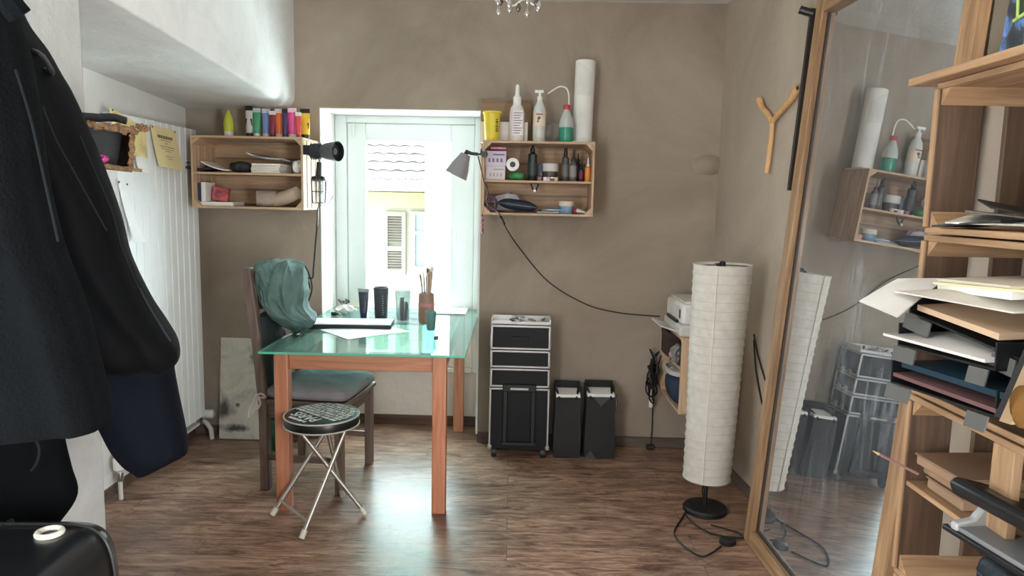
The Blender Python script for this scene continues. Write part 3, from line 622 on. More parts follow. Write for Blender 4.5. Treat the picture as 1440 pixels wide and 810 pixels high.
b = MB(); b.lathe([(r*.42, h*.81), (r*.42, h*.88), (r*.2, h*.89), (r*.2, h*.95)]); b.bb(-r*.8, r*.55, -r*.25, r*.25, h*.95, h); b.build('pump', WHITEP, o)
b = MB(); b.lathe([(r*1.01, h*.31), (r*1.01, h*.57)], cap=False); lb = b.build('label', M('ecd9c4', .6, var=.08), o)
b = MB(); b.bb(-r*.5, r*.5, -r*1.06, -r*.9, h*.525, h*.545); b.box((-.003, -r*1.02, h*.46), (.014, .004, .018), (0, .6, 0)); b.box((-.008, -r*1.0, h*.40), (.01, .004, .008)); b.build('print', M('6b5f5a', .6), lb)
u, wd, h = rt(786, 806, 147, .19); r = wd/2
o = thing('wash_bottle', 'wash bottle of green liquid with red cap and bent spout', 'bottle', wallpt(u, .19, RZ_), TH)
b = MB(); b.lathe([(r*.96, 0), (r, .003), (r, h*.40)]); b.build('liquid', M('3f9f84', .25, trans=.2), o)
b = MB(); b.lathe([(r*1.01, h*.40), (r*1.01, h*.5), (r*.85, h*.65), (r*.45, h*.84), (r*.35, h*.88)]); b.build('body', M('dfe5e2', .3, trans=.3), o)
b = MB(); b.lathe([(r*.5, h*.87), (r*.5, h*.98), (r*.3, h)]); b.build('cap', M('c0434a', .4), o)
sp = [onW(800, 150, .19), onW(800, 135, .19), onW(797, 125, .19), onW(791, 122, .19), onW(784, 123, .19), onW(770, 132, .19)]
b = MB(); b.tube(spline([(x-u, 0, z_-RZ_) for x, z_ in sp], 6), [.0045]*20+[.004]*8+[.003]*3, 8); b.build('spout', WHITEP, o)
o = thing('plastic_bag', 'crumpled clear plastic bag between the pump bottle and the wash bottle', 'bag', wallpt(onW(775, 190, .1)[0], .1, RZ_), TH)
b = MB(); blob(b, .055, .04, .115, 21, 10, 36, amp=.3); b.build('body', see_through('film', 'e8e4de', 1.4, .15, 'ffffff', .10), o)
u, wd, h = rt(804, 832, 86, .09); r = wd/2
o = thing('paper_roll', 'tall roll of white paper standing at the right end of the crate', 'paper roll', wallpt(u, .1, RZ_+.012), TH, rot=(0, radians(1.2), TH))
b = MB(); b.lathe([(r*.98, 0), (r, .002), (r, h-.014), (r*.9, h-.012), (r*.55, h-.03), (.001, h-.03)], seg=36); b.build('roll', M('efeee9', .8, bmp=.15, bsc=30), o)
b = MB(); pts = []
b.grid(lambda a, v: ((r+.0025)*cos(-2.4+1.6*a), (r+.0025)*sin(-2.4+1.6*a), h*.55+(h*.45-.02)*v*(1-.35*a)), 12, 4, .001); b.build('outer_sheet', M('e4e3de', .8), o)
o = thing('paper_sheet', 'folded white sheet under the standing paper roll on the right crate', 'paper', wallpt(onW(812, 190, .12)[0], .12, RZ_), TH)
b = MB(); b.bb(-.075, .085, -.09, .09, 0, .009); b.build('sheets', M('dad6cc', .8), o, bevel=.001)

# ------------------------------------------------------------------ contents of the right crate
RS = z0R+.185; RB = z0R+.012
def rin(px0, px1, pyt, off, z):
    ua, ub = onW(px0, 240, off)[0], onW(px1, 240, off)[0]; zt = onW((px0+px1)/2, pyt, off)[1]; return wallpt((ua+ub)/2, off, z), ub-ua, zt-z
def carton(name, label, px0, px1, pyt, off, z, mat, dep=.1, printmat=None):
    l, wd, h = rin(px0, px1, pyt, off, z); o = thing(name, label, 'box', l, TH); b = MB(); b.bb(-wd/2, wd/2, -dep/2, dep/2, 0, h); b.build('carton', mat, o, bevel=.002)
    if printmat:
        b = MB()
        for k in range(4): b.bb(-wd*.3+wd*.18*k, -wd*.3+wd*.18*k+wd*.1, -dep/2-.001, -dep/2+.001, h*.25, h*.5)
        b.bb(-wd*.1, wd*.42, -dep/2-.001, -dep/2+.001, h*.7, h*.8); b.build('print', printmat, o)
    return h
h1 = carton('box', 'low grey white carton at the left on the middle shelf of the right crate', 684, 711, 234, .17, RS, M('d5cfd0', .6), .12, M('a9a3a8', .6))
carton('box', 'lilac printed carton stacked on the low grey white carton', 681, 712, 213, .18, RS+h1, M('cfc6d8', .6), .1, M('7d7390', .6))
l, wd, h = rin(690, 711, 209, .18, RS+h1)
o = thing('box', 'pink printed lid lying on the lilac carton', 'box', l+Vector((0, 0, h-.012)), TH)
b = MB(); b.bb(-wd/2, wd/2, -.04, .04, .006, .017); b.build('lid', M('d98aa8', .5, var=.4, scale=60), o)
l, wd, h = rin(712, 730, 214, .2, RS+.05)
o = thing('tape_roll', 'white label roll with black core lying on the green packet', 'roll', l, TH)
r = wd/2; b = MB(); RX = Matrix.Rotation(radians(90), 3, 'X')
b.lathe([(r*.45, -.03), (r, -.03), (r, .03), (r*.45, .03)], (0, 0, r), 32, RX, cap=False); b.build('roll', WHITEP, o)
b = MB(); b.lathe([(.001, -.024), (r*.46, -.024), (r*.46, .029), (.001, .029)], (0, 0, r), 24, RX); b.build('core', BK, o)
l, wd, h = rin(715, 739, 235, .18, RS)
o = thing('packet', 'glossy green soft packet on the middle shelf of the right crate', 'packet', l, TH)
b = MB(); blob(b, wd*.5, .045, .05, 5, amp=.05); b.build('body', M('3f8a55', .3), o)
def bottle(label, px0, px1, pyt, off, z, body, cap, lab=None, sh=(.62, .74, .8), grp='bottles in the right crate', tipr=.25):
    l, wd, h = rin(px0, px1, pyt, off, z); o = thing('bottle', label, 'bottle', l, TH, grp); r = wd/2
    b = MB(); b.lathe([(r*.94, 0), (r, .003), (r, h*sh[0]), (r*.5, h*sh[1]), (r*.42, h*sh[2])], seg=22); b.build('body', body, o)
    b = MB(); b.lathe([(r*.55, h*sh[2]-.002), (r*.55, h*(sh[2]+.06)), (r*tipr, h*(sh[2]+.09)), (r*tipr*.7, h)], seg=18); b.build('cap', cap, o)
    if lab: b = MB(); b.lathe([(r*1.02, h*.15), (r*1.02, h*.5)], seg=22, cap=False); b.build('label', lab, o)
bottle('tall black bottle with pointed tip beside the green packet', 742, 755, 203, .18, RS, M('1f2726', .35), BK, M('37413f', .5), (.72, .78, .82))
bottle('dark bottle with broad black lid in the right crate', 790, 800, 208, .18, RS, M('4b4a48', .35), BK, M('6a6a68', .5), (.7, .76, .78), tipr=.54)
bottle('grey bottle with thin black dropper tip in the right crate', 801, 811, 211, .2, RS, M('59595b', .4), BK, M('8b8a8a', .5), (.55, .63, .66), tipr=.18)
bottle('black bottle behind the grey dropper bottle', 808, 817, 216, .09, RS, M('232527', .35), BK, None, (.6, .7, .74))
bottle('small teal black bottle left of the orange bottle', 813, 822, 228, .15, RS, M('1f3a44', .35), BK, M('8d2f4a', .5), (.6, .7, .74))
bottle('small orange bottle with white tip at the right in the crate', 822.5, 831, 222, .21, RS, M('e08a3a', .4), WHITEP, None, (.58, .64, .66), tipr=.3)
l, wd, h = rin(755, 765, 231, .17, RS)
lathe_thing('jar', 'clear glass jar beside the tall black bottle', 'jar', l, [('body', [(wd*.45, 0), (wd*.5, .004), (wd*.5, h*.9), (wd*.4, h), (wd*.36, h), (wd*.45, .006), (.001, .006)], see_through('jar_glass', 'cdd0d8', 1.4, .05, '9aa0b0', .15))])
l, wd, h = rin(762, 785, 230, .16, RS)
lathe_thing('jar', 'squat jar with broad white lid on the middle shelf of the right crate', 'jar', l, [('body', [(wd*.4, 0), (wd*.44, .004), (wd*.44, h*.55)], M('4c4644', .4)), ('lid', [(wd*.5, h*.55), (wd*.52, h*.58), (wd*.52, h*.97), (wd*.48, h)], M('d9d6cf', .5))])
for k, (px, c_, nm) in enumerate(((759, '9c6b74', 'dull pink'), (767, 'e4dfe2', 'white'), (771, 'd6c3cb', 'pale rose'), (777, '6d4b4b', 'brown'), (782, 'cbbba6', 'beige'))):
    l = wallpt(onW(px, 245, .235)[0], .235, RS); rr_ = .012
    lathe_thing('pot', nm + ' little paint pot in front of the squat white lidded jar', 'pot', l, [('body', [(rr_, 0), (rr_, .014)], M(c_, .4)), ('lid', [(rr_*1.08, .014), (rr_*1.08, .02), (rr_, .021)], M('efe9e6', .4) if k % 2 else M(c_, .3, var=.2))], 0, 'little paint pots in the right crate')
# hooks under the middle shelf
o = thing('clip', 'black spring clip hanging under the middle shelf of the right crate', 'clip', wallpt(onW(752, 258, .15)[0], .15, RS-.012), TH)
b = MB()
for s_x in (-1, 1): b.tube(spline([(s_x*.022, 0, 0), (s_x*.014, 0, -.02), (s_x*.008, -.01, -.036), (0, -.012, -.045)], 5), .005, 8)
b.build('jaws', M('3b3d42', .4), o); b = MB(); b.lathe([(.001, -.012), (.008, -.012), (.008, .012), (.001, .012)], (0, -.012, -.04), 14, RX); b.build('spring', CHROME, o)
# lower shelf
l, wd, h = rin(700, 758, 277, .18, RB)
o = thing('pouch', 'navy glasses case lying aslant on the lower shelf of the right crate', 'pouch', l+Vector((0, 0, 0)), TH)
b = MB(); R_ = []
for k in range(13):
    t_ = k/12; x = -wd/2+wd*t_; pr = max(.05, (1-abs(2*t_-1)**4))
    R_.append([(x, .042*pr*cos(a_), .055-.026*t_+.03*pr*sin(a_)) for a_ in [2*pi*i/20 for i in range(20)]])
b.loft(R_); b.build('case', M('252e3c', .6), o)
b = MB(); b.tube([(-wd/2+wd*i/12, -.043*max(.05, (1-abs(2*i/12-1)**4)), .055-.026*i/12) for i in range(13)], .002, 6); b.build('zip', M('8a90a0', .4, .4), o)
l, wd, h = rin(704, 728, 276, .12, RB)
o = thing('plastic_bag', 'white plastic bag bunched behind the navy case', 'bag', l, TH)
b = MB(); blob(b, .07, .035, .11, 33, amp=.2); b.build('body', M('d9d6de', .4, trans=.2), o)
o = thing('cable_bundle', 'purple grey cable wound up at the left of the lower crate shelf', 'cable', wallpt(onW(691, 283, .23)[0], .23, RB+.045), TH)
b = MB()
for k in range(6): b.tube([(.033*cos(a_)*(1-.06*k), -.006*k+.01*sin(a_*2+k), .037*sin(a_)*(1-.04*k)+.004*sin(k)) for a_ in [2*pi*i/28 for i in range(28)]], .004, 6, True)
b.build('loops', M('5b4a60', .6), o); b = MB(); b.tube([(-.036, -.02, .0), (.036, -.026, .006)], .005, 8); b.build('tie', BK, o)
o = thing('flat_packets', 'loose blue and white flat packets at the middle of the lower crate shelf', 'packets', wallpt(onW(778, 290, .15)[0], .15, RB), TH)
for k, c_ in enumerate(('d3dfe0', '6f9bb4', 'e4e6e2', '51748c')):
    b = MB(); b.box((-.03+.02*k, 0, .006+.007*k), (.12, .1, .005), (0, .04*(k % 2), .15*k)); b.build('packet', M(c_, .4), o)
l, wd, h = rin(787, 808, 283, .17, RB)
lathe_thing('tub', 'round tub with cream lid and blue label on the lower crate shelf', 'tub', l, [('body', [(wd*.42, 0), (wd*.46, .004), (wd*.48, h*.6)], M('7fa3bd', .5, var=.2, scale=30)), ('lid', [(wd*.5, h*.6), (wd*.52, h*.62), (wd*.52, h*.97), (wd*.49, h)], M('e0d6c6', .5))], TH)
o = thing('paint_tube', 'small crimson and white tube lying right of the round tub', 'tube', wallpt(onW(814, 294, .2)[0], .2, RB), TH-.5)
b = MB(); b.cyl((-.025, 0, .016), (-.008, 0, .016), .015); b.build('cap', M('b8324c', .4), o)
b = MB(); b.loft([[(-.008+.07*t_, .014*(1+.3*t_)*cos(a_), .016*(1-.85*t_)+.014*(1-.85*t_)*sin(a_)+.002) for a_ in [2*pi*i/18 for i in range(18)]] for t_ in (0, .4, .8, 1)]); b.build('body', M('d8d4d2', .4), o)

# clamp lamps -------------------------------------------------------
o = thing('clamp_lamp', 'grey clamp lamp with pointed shade on the left of the right crate', 'lamp', wallpt(0, .30, 0), TH)
def lw(px, py, off=.30): u, z = onW(px, py, off); return Vector((u, 0, z))
GREYL = M('8b8b8d', .45, var=.04)
ax0, ax1 = lw(655, 217), lw(641, 247); q_ = (ax1-ax0).to_track_quat('Z', 'Y').to_matrix(); ln = (ax1-ax0).length
b = MB(); rS = .062
b.lathe([(.001, -.002), (.026, 0), (.034, ln*.22), (.052, ln*.62), (rS, ln), (rS-.003, ln), (.049, ln*.62), (.03, ln*.22), (.001, .006)], tuple(ax0), 32, q_, cap=False); sh = b.build('lamp_shade', GREYL, o)
b = MB(); b.lathe([(.014, .02), (.016, ln*.5), (.03, ln*.75), (.022, ln*.93), (.001, ln*.97)], tuple(ax0), 20, q_); b.build('bulb', M('f0ede6', .3), sh)
b = MB(); b.tube([ax0, lw(656, 213), lw(663, 216), lw(672, 217)], [.014, .011, .009, .009], 10); b.build('neck', BK, o)
b = MB(); b.tube([lw(668, 217), lw(686, 217)], .006, 8); b.box(tuple(lw(681, 217)), (.03, .03, .028)); b.tube([lw(676, 216), lw(677, 209)], .004, 6); b.build('clamp', M('26262a', .4), o, bevel=.002)
cbl = MB(); pts = [lw(672, 219, .325), lw(677, 240, .33), lw(681, 258, .33), lw(686, 270, .33), lw(684, 284, .33), lw(692, 292, .33), lw(700, 298, .33), lw(703, 303, .31)]
pts = [Vector((p.x, -(.02), p.z)) for p in pts]
cbl.tube(spline(pts, 6), .0035, 6); cbl.build('cable', M('4a2f33', .5), o)
o = thing('power_cord', 'thin black cord with inline switch running from the crate to the printer', 'cord', (0, 0, 0))
def cw(px, py, off): u, z = onW(px, py, off); return wallpt(u, off, z)
b = MB(); b.tube(spline([cw(703, 303, .30), cw(709, 316, .22), cw(730, 348, .03), cw(770, 395, .012), cw(820, 426, .012), cw(860, 438, .012), cw(900, 443, .012), cw(928, 445, .06)], 8), .0032, 6); b.build('cable', CABLE, o)
b = MB(); b.tube([cw(704, 305, .292), cw(709, 315, .226)], [.008, .008], 8); b.build('switch', BK, o)
o = thing('bead_string', 'string of pink beads hanging at the lower left corner of the right crate', 'beads', wallpt(onW(679, 310, .27)[0], .29, z0R), TH)
b = MB(); b.tube([(0, 0, .02), (0, 0, -.10)], .0012, 5); b.build('string', M('7a4a52', .7), o)
for k in range(12):
    b = MB(); b.lathe([(.001, -.0065), (.005, -.004), (.0065, 0), (.005, .004), (.001, .0065)], (.004*(k % 2)-.002, -.002, -.004-.0085*k), 12); b.build('bead', M('a8606c' if k % 3 else '7c4450', .4), o)

o = thing('spot_lamp', 'black clip spotlight pointing right from the left crate', 'lamp', wallpt(0, .26, 0), TH)
a0, a1 = lw(455, 213, .26), lw(478, 212, .26); dirv = Vector((a1.x-a0.x, -.035, 0)); q_ = dirv.to_track_quat('Z', 'Y').to_matrix(); ln = dirv.length
b = MB(); b.lathe([(.001, -.004), (.036, 0), (.044, .02), (.053, ln), (.050, ln), (.045, ln*.7), (.001, ln*.55)], tuple(a0), 32, q_, cap=False); sh = b.build('lamp_shade', [M('56585c', .4), M('17181a', .5)], o)
nf = len(sh.data.polygons)
for pl in sh.data.polygons: pl.material_index = 1 if pl.index >= 32*3 else 0
b = MB(); b.lathe([(.001, ln*.5), (.012, ln*.55), (.018, ln*.8), (.001, ln*.9)], tuple(a0), 16, q_); b.build('bulb', M('5a5c60', .2), sh)
b = MB(); b.tube([lw(429, 212, .26), lw(457, 213, .26)], .012, 10); b.build('arm', BK, o)
b = MB(); b.box(tuple(lw(430, 211, .26)), (.05, .04, .05)); b.tube([lw(428, 206, .26), lw(436, 218, .26)], .012, 8); b.build('clamp', M('1c1d20', .4), o, bevel=.004)
o = thing('cable_bundle', 'dark cable wound round the arm of the black clip spotlight', 'cable', wallpt(0, .26, 0), TH)
b = MB(); c0 = lw(437, 213, .26); c1 = lw(453, 213, .26)
b.tube([c0.lerp(c1, i/160)+Vector((0, .030*cos(i*.55)*(1+.12*sin(i)), .036*sin(i*.55)*(1+.14*cos(i*1.3)))) for i in range(161)], .0046, 6); b.build('coil', M('2b2e35', .5), o)
o = thing('inspection_lamp', 'black handled inspection lamp with wire cage hanging from the spotlight', 'lamp', wallpt(0, .26, 0), TH)
tp, hb, bt = lw(449, 228, .26), lw(448, 250, .26), lw(447, 286, .26)
b = MB(); b.tube([tp, hb], [.014, .016], 14); b.build('handle', M('1f1f22', .5), o)
b = MB(); b.lathe([(.016, .012), (.036, .006), (.040, -.004), (.040, -.012), (.018, -.016)], tuple(hb), 24); b.build('collar', BK, o)
b = MB(); R0 = .040; zt, zb_ = hb.z-.01, bt.z
for k in range(8):
    a_ = k*pi/4; b.tube([(hb.x+R0*cos(a_), R0*sin(a_), zt), (hb.x+R0*.97*cos(a_), R0*.97*sin(a_), (zt+zb_)/2), (hb.x+R0*.85*cos(a_), R0*.85*sin(a_), zb_)], .0026, 5)
for t_ in (.05, .5, .98): b.tube([(hb.x+R0*(1-.14*t_)*cos(a_), R0*(1-.14*t_)*sin(a_), zt+(zb_-zt)*t_) for a_ in [2*pi*i/24 for i in range(24)]], .0026, 5, True)
b.tube(spline([lw(447, 284, .26), lw(452, 289, .26), lw(462, 286, .26), lw(468, 276, .26)], 6), .002, 6); b.build('wire_cage', M('6a6d70', .4, .6), o)
b = MB(); b.lathe([(.012, 0), (.018, -.03), (.02, -.06), (.012, -.085), (.001, -.09)], (hb.x, 0, hb.z-.012), 18); b.build('bulb', see_through('bulb_glass', 'e9ecec', 1.4, .05, 'ffffff', .12), o)
b = MB(); b.tube(spline([(hb.x, 0, bt.z), lw(448, 292, .26), lw(446, 310, .26), lw(445, 322, .26)], 6), .004, 6); b.build('cable', M('3a3f40', .5), o)

# ------------------------------------------------------------------ picture leaning on the wall
def canvas_mat():
    m, nt, bs = nodes('abstract_canvas'); co = coords(nt, (1, 1, 1))
    n = N(nt, 'ShaderNodeTexNoise', Scale=5.0, Detail=8.0, Roughness=.7, Distortion=1.5); nt.links.new(co, n.inputs[0])
    base = ramp(nt, n.outputs[0], [(.28, S('a5a49b')), (.42, S('d3cfc3')), (.6, S('e6e2d7')), (.75, S('c0bdb2'))]); prev = base
    for cx, cz, rx, rz, sc in ((.235, .49, .08, .06, 14), (.03, .19, .06, .08, 10), (.09, .065, .10, .022, 18), (.105, .205, .014, .014, 30)):
        mp = nt.nodes.new('ShaderNodeMapping'); mp.vector_type = 'TEXTURE'; mp.inputs['Location'].default_value = (cx, 0, cz); mp.inputs['Scale'].default_value = (rx, 1, rz)
        tc = nt.nodes.new('ShaderNodeTexCoord'); nn = N(nt, 'ShaderNodeTexNoise', Scale=sc*1.0, Detail=5.0); nt.links.new(tc.outputs['Object'], nn.inputs[0])
        nt.links.new(tc.outputs['Object'], mp.inputs[0]); ln_ = nt.nodes.new('ShaderNodeVectorMath'); ln_.operation = 'LENGTH'; nt.links.new(mp.outputs[0], ln_.inputs[0])
        ad = nt.nodes.new('ShaderNodeMath'); ad.operation = 'MULTIPLY_ADD'; ad.inputs[1].default_value = 2.6; nt.links.new(nn.outputs[0], ad.inputs[0]); nt.links.new(ln_.outputs['Value'], ad.inputs[2])
        mk = ramp(nt, ad.outputs[0], [(.0, (1,1,1,1)), (.95, (0,0,0,1))]) if False else None
        mr = N(nt, 'ShaderNodeMapRange'); mr.inputs['From Min'].default_value = 1.55; mr.inputs['From Max'].default_value = 2.5; mr.inputs['To Min'].default_value = .92; mr.inputs['To Max'].default_value = 0; nt.links.new(ad.outputs[0], mr.inputs['Value'])
        mx = nt.nodes.new('ShaderNodeMix'); mx.data_type = 'RGBA'; nt.links.new(mr.outputs[0], mx.inputs[0]); nt.links.new(prev, mx.inputs[6]); mx.inputs[7].default_value = S('3f3f3d'); prev = mx.outputs[2]
    nt.links.new(prev, bs.inputs['Base Color']); bs.inputs['Roughness'].default_value = .8; bump(nt, bs, n.outputs[0], .3); return m
p0 = wallpt(onW(310, 600, .06)[0], .085, 0)
o = thing('canvas', 'grey white abstract canvas with black smudges leaning on the wall behind the chair', 'painting', p0, rot=(radians(-6), 0, TH))
b = MB(); b.bb(0, .27, 0, .018, .002, .60); b.build('painted_cloth', canvas_mat(), o, bevel=.003)
b = MB(); b.bb(.01, .26, .018, .03, .01, .05); b.bb(.01, .26, .018, .03, .55, .59); b.bb(.01, .05, .018, .03, .05, .55); b.bb(.22, .26, .018, .03, .05, .55); b.build('stretcher_frame', PALE['z'], o)

# ------------------------------------------------------------------ radiator with valves
o = thing('radiator', 'tall white panel radiator standing in the alcove on the left', 'radiator', (-1.785, 3.235, 0))
b = MB(); y = 0
npan = 12; pw = .82/npan
for k in range(npan):
    b.bb(-.055, 0, k*pw, (k+1)*pw-.006, .145, 1.785)
b.bb(-.05, -.022, .006, .81, .15, 1.78); b.build('panel', M('f0f3f3', .35, var=.02), o, bevel=.003)
for yy in (-.045, .85):
    b = MB(); b.tube([(-.03, min(max(yy, .06), .76), .19), (-.03, yy, .17), (-.03, yy, .10)], .012, 10)
    if yy < 0: b.tube([(-.03, -.045, .1), (-.03, -.045, .0)], .010, 10)
    else: b.tube([(-.03, .85, .10), (.0, .835, .085), (.03, .815, .06), (.035, .815, 0)], .014, 10)
    b.build('pipe', M('d9d6cf', .4), o)
for yy in (-.045, .85):
    b = MB(); b.lathe([(.016, 0), (.027, .008), (.028, .055), (.018, .066)], (-.03, yy, .14) if yy < 0 else (-.03, yy, .14), 18, Matrix.Rotation(radians(0 if yy < 0 else 90), 3, 'Y')); b.build('valve_knob', WHITEP, o, bevel=.002)
    b = MB(); b.lathe([(.014, -.02), (.016, -.012), (.016, .012), (.014, .02)], (-.03, yy, .11), 12); b.build('valve_body', M('8d8a84', .3, .8), o)
b = MB(); b.bb(-.06, -.01, .06, .76, .10, .112); b.build('bottom_bar', M('e8e6e1', .4), o)

# papers pinned to the radiator side of the alcove
def pinned(px, label, quad, mat, grp, lines=0, curl=.012):
    P = [onX(*q, -1.775) for q in quad]; o = thing('notice', label, 'notice', P[0], 0, grp); Q = [p-P[0] for p in P]
    fn = lambda u, v: tuple(Q[0].lerp(Q[1], u).lerp(Q[3].lerp(Q[2], u), v)+Vector((.004+curl*v*v*(1+.6*sin(3*u)), 0, 0)))
    b = MB(); b.grid(fn, 8, 8, .0008); b.build('sheet', mat, o)
    if lines:
        b = MB(); rr_ = random.Random(3)
        for k, (v, uw, hh) in enumerate(((.20, .30, .035), (.26, .16, .012), (.31, .2, .012), (.38, .06, .012), (.46, .3, .012), (.52, .26, .01), (.57, .12, .01), (.70, .14, .01), (.76, .1, .01))):
            if k == 0:
                x = .5-uw
                while x < .5+uw-.04:
                    wd = rr_.choice((.03, .045, .055)); b.grid(lambda uu, vv: tuple(Vector(fn(x+wd*uu, v+hh*2*vv+(.0 if True else 0)))+Vector((.0012, 0, 0))), 1, 1, .0004); x += wd+.02
            else: b.grid(lambda uu, vv: tuple(Vector(fn(.5-uw+2*uw*uu, v+hh*vv))+Vector((.0012, 0, 0))), 4, 1, .0004)
        b.build('print', M('6b5a3a', .8), o)
    for q in (.06, .94):
        b = MB(); c_ = Vector(fn(q, .04)); b.lathe([(.005, 0), (.005, .003), (.001, .006)], tuple(c_), 10, Matrix.Rotation(radians(90), 3, 'Y')); b.build('pin', M('5c564c', .4), o)
YP = M('ead9a6', .75, var=.05)
pinned(0, 'yellowed printed notice pinned to the radiator with two pins', [(210, 175), (246, 184), (254, 241), (219, 234)], YP, 'papers in the alcove', 1)
pinned(0, 'yellow and white torn paper behind the cardboard box', [(153, 150), (205, 182), (203, 222), (160, 215)], M('e3cf92', .75, var=.25, scale=14), 'papers in the alcove')
pinned(0, 'crumpled white paper low on the radiator beside the cardboard box', [(186, 195), (207, 180), (203, 246), (188, 240)], M('e8e6e2', .75, var=.06), 'papers in the alcove', curl=.02)
pinned(0, 'long narrow white strip hanging from a pin below the cardboard box', [(164, 252), (177, 256), (195, 338), (180, 342)], M('eef0ee', .6, var=.03), 'papers in the alcove', curl=.03)

# cardboard box fixed on the near wall
BX = thing('cardboard_box', 'torn cardboard box used as a small shelf beside the coats', 'box', (-1.01, 1.90, 1.487), rot=(0, radians(5), radians(28)))
bw, bd, bh = .215, .16, .11                    # local: opening faces -y, right front lower corner at the origin
def lb(x0, x1, y0, y1, z0, z1, nm): b = MB(); b.bb(x0, x1, y0, y1, z0, z1); return b.build(nm, CARD, BX)
lb(-bw, 0, 0, bd, bh-.007, bh, 'top_panel'); lb(-bw, 0, 0, bd, 0, .007, 'bottom_panel'); lb(-.007, 0, 0, bd, .007, bh-.007, 'end_panel'); lb(-bw, -.007, bd-.006, bd, .007, bh-.007, 'back_panel'); lb(-bw, -bw+.006, 0, bd-.006, .007, bh-.007, 'end_panel')
b = MB(); rr_ = random.Random(11)
for k in range(26):                            # corrugated raw edges along top, bottom and the right end
    x = -bw+bw*(k+.5)/26
    b.box((x, -.002, bh-.004+rr_.uniform(-.004, .004)), (.0105, rr_.uniform(.008, .014), rr_.uniform(.014, .022)), (rr_.uniform(-.3, .3), rr_.uniform(-.3, .3), 0)); b.box((x, -.002, .004), (.0105, .01, rr_.uniform(.009, .013)), (rr_.uniform(-.3, .3), rr_.uniform(-.2, .2), 0))
for k in range(14): b.box((-.004+rr_.uniform(-.002, .002), -.002, bh*(k+.5)/14), (.012, .01, .0095), (0, rr_.uniform(-.3, .3), rr_.uniform(-.3, .3)))
for k in range(7): b.box((.004+.004*k, .0, bh+rr_.uniform(-.008, .012)), (.012, .012, .012), (rr_.random(), rr_.random(), rr_.random()))
b.box((.008, 0, .004), (.03, .012, .008)); b.build('torn_edge', CORR, BX)
o = thing('card', 'black square cards standing inside the cardboard box', 'card', Vector((-1.01, 1.90, 1.487))+Euler((0, radians(5), radians(28))).to_matrix() @ Vector((-.075, .075, .008)), radians(28))
b = MB(); b.box((0, 0, .05), (.095, .006, .095), (.15, .2, 0)); b.box((.02, .012, .045), (.08, .006, .09), (.1, -.15, 0)); b.build('cards', M('232527', .6, var=.3, scale=30), o)
o = thing('scissors', 'pink handled scissors lying in the cardboard box', 'scissors', Vector((-1.01, 1.90, 1.487))+Euler((0, radians(5), radians(28))).to_matrix() @ Vector((-.09, .03, .008)), radians(20))
b = MB()
for s_y in (-.014, .014): b.tube([(.03*cos(a_), s_y*1.3+.018*sin(a_), .014+.01*sin(a_)) for a_ in [2*pi*i/20 for i in range(20)]], .0045, 8, True)
b.build('handle', M('d8569c', .4), o); b = MB(); b.tube([(-.03, -.01, .012), (-.09, .01, .01)], [.006, .002], 6); b.tube([(-.03, .01, .012), (-.09, -.01, .01)], [.006, .002], 6); b.build('blade', ALU, o)
o = thing('glove', 'black fabric gloves lying on top of the cardboard box', 'gloves', (-1.125, 1.865, 1.610), radians(-62))
b = MB(); blob(b, .05, .075, .022, 5, amp=.15); b.build('palm', M('1d2024', .85), o)
b = MB()
for k in range(4): b.tube(spline([(.03-.02*k, .05, .012), (.035-.02*k, .08, .014), (.04-.02*k, .10+.01*(k % 2), .008)], 5), .008, 8)
b.build('finger', M('1d2024', .85), o)

# ------------------------------------------------------------------ coats hanging on the near left wall
def garment(levels, hem=0.0, folds=9, amp=.05, seed=1, ph=.6):
    rr_ = random.Random(seed); p1, p2 = rr_.uniform(0, 6), rr_.uniform(0, 6); R_ = []; nl = len(levels)
    # densify the levels with a smooth interpolation
    D = spline([Vector((l[0], l[1], l[2])) for l in levels], 5); T = spline([Vector((l[3], l[4], 0)) for l in levels], 5)
    n = 84; nD = len(D)
    for k, (d_, t_) in enumerate(zip(D, T)):
        pL, pR = onY(d_[1], d_[0], t_[0]), onY(d_[2], d_[0], t_[0]); c = (pL+pR)/2; aw = (pR-pL).length/2; g_ = k/(nD-1); ring = []
        for i in range(n):
            a_ = 2*pi*i/n; f_ = amp*(.25+.75*g_)*(sin(folds*a_+p1+1.2*sin(g_*4))+.5*sin((folds*2-3)*a_+p2-g_*5))
            ca, sa = cos(a_), sin(a_); x_ = abs(ca)**.85*(1 if ca > 0 else -1); y_ = abs(sa)**.9*(1 if sa > 0 else -1)
            ring.append((c.x+aw*x_*(1-abs(f_)*.3), c.y+t_[1]*y_*(1+f_*2.2), c.z+hem*aw*x_*g_*g_+.006*sin(3*a_+p2)))
        R_.append(ring)
    return MB().loft(R_)
WOOL = M('06080a', .95, var=.2, bmp=.5, bsc=140, spec=.08); PUFF = M('050608', .75, var=.2, bmp=.35, bsc=26, spec=.1); NAVY = M('060a12', .85, var=.15, bmp=.3, bsc=90, spec=.1); BLK = M('040507', .9, var=.2, bmp=.3, bsc=80, spec=.08)
o = thing('coat', 'long black wool coat hanging nearest at the left edge', 'coat', (0, 0, 0), 0, 'coats on the left wall')
garment([(-95, -150, -60, 1.25, .03), (-60, -170, -22, 1.25, .05), (0, -200, 10, 1.25, .07), (70, -215, 32, 1.25, .085), (160, -225, 48, 1.25, .09), (260, -230, 60, 1.25, .095), (350, -235, 82, 1.25, .10), (430, -240, 112, 1.25, .10), (520, -245, 136, 1.25, .105), (590, -250, 152, 1.25, .105), (612, -245, 150, 1.25, .10)], .10, 8, .05, 2).build('body', WOOL, o)
b = MB(); b.tube(spline([onY(-45, -80, 1.18), onY(-20, -45, 1.17), onY(12, 2, 1.17), onY(28, 22, 1.18)], 6), [.02]*19, 8); b.build('collar', WOOL, o)
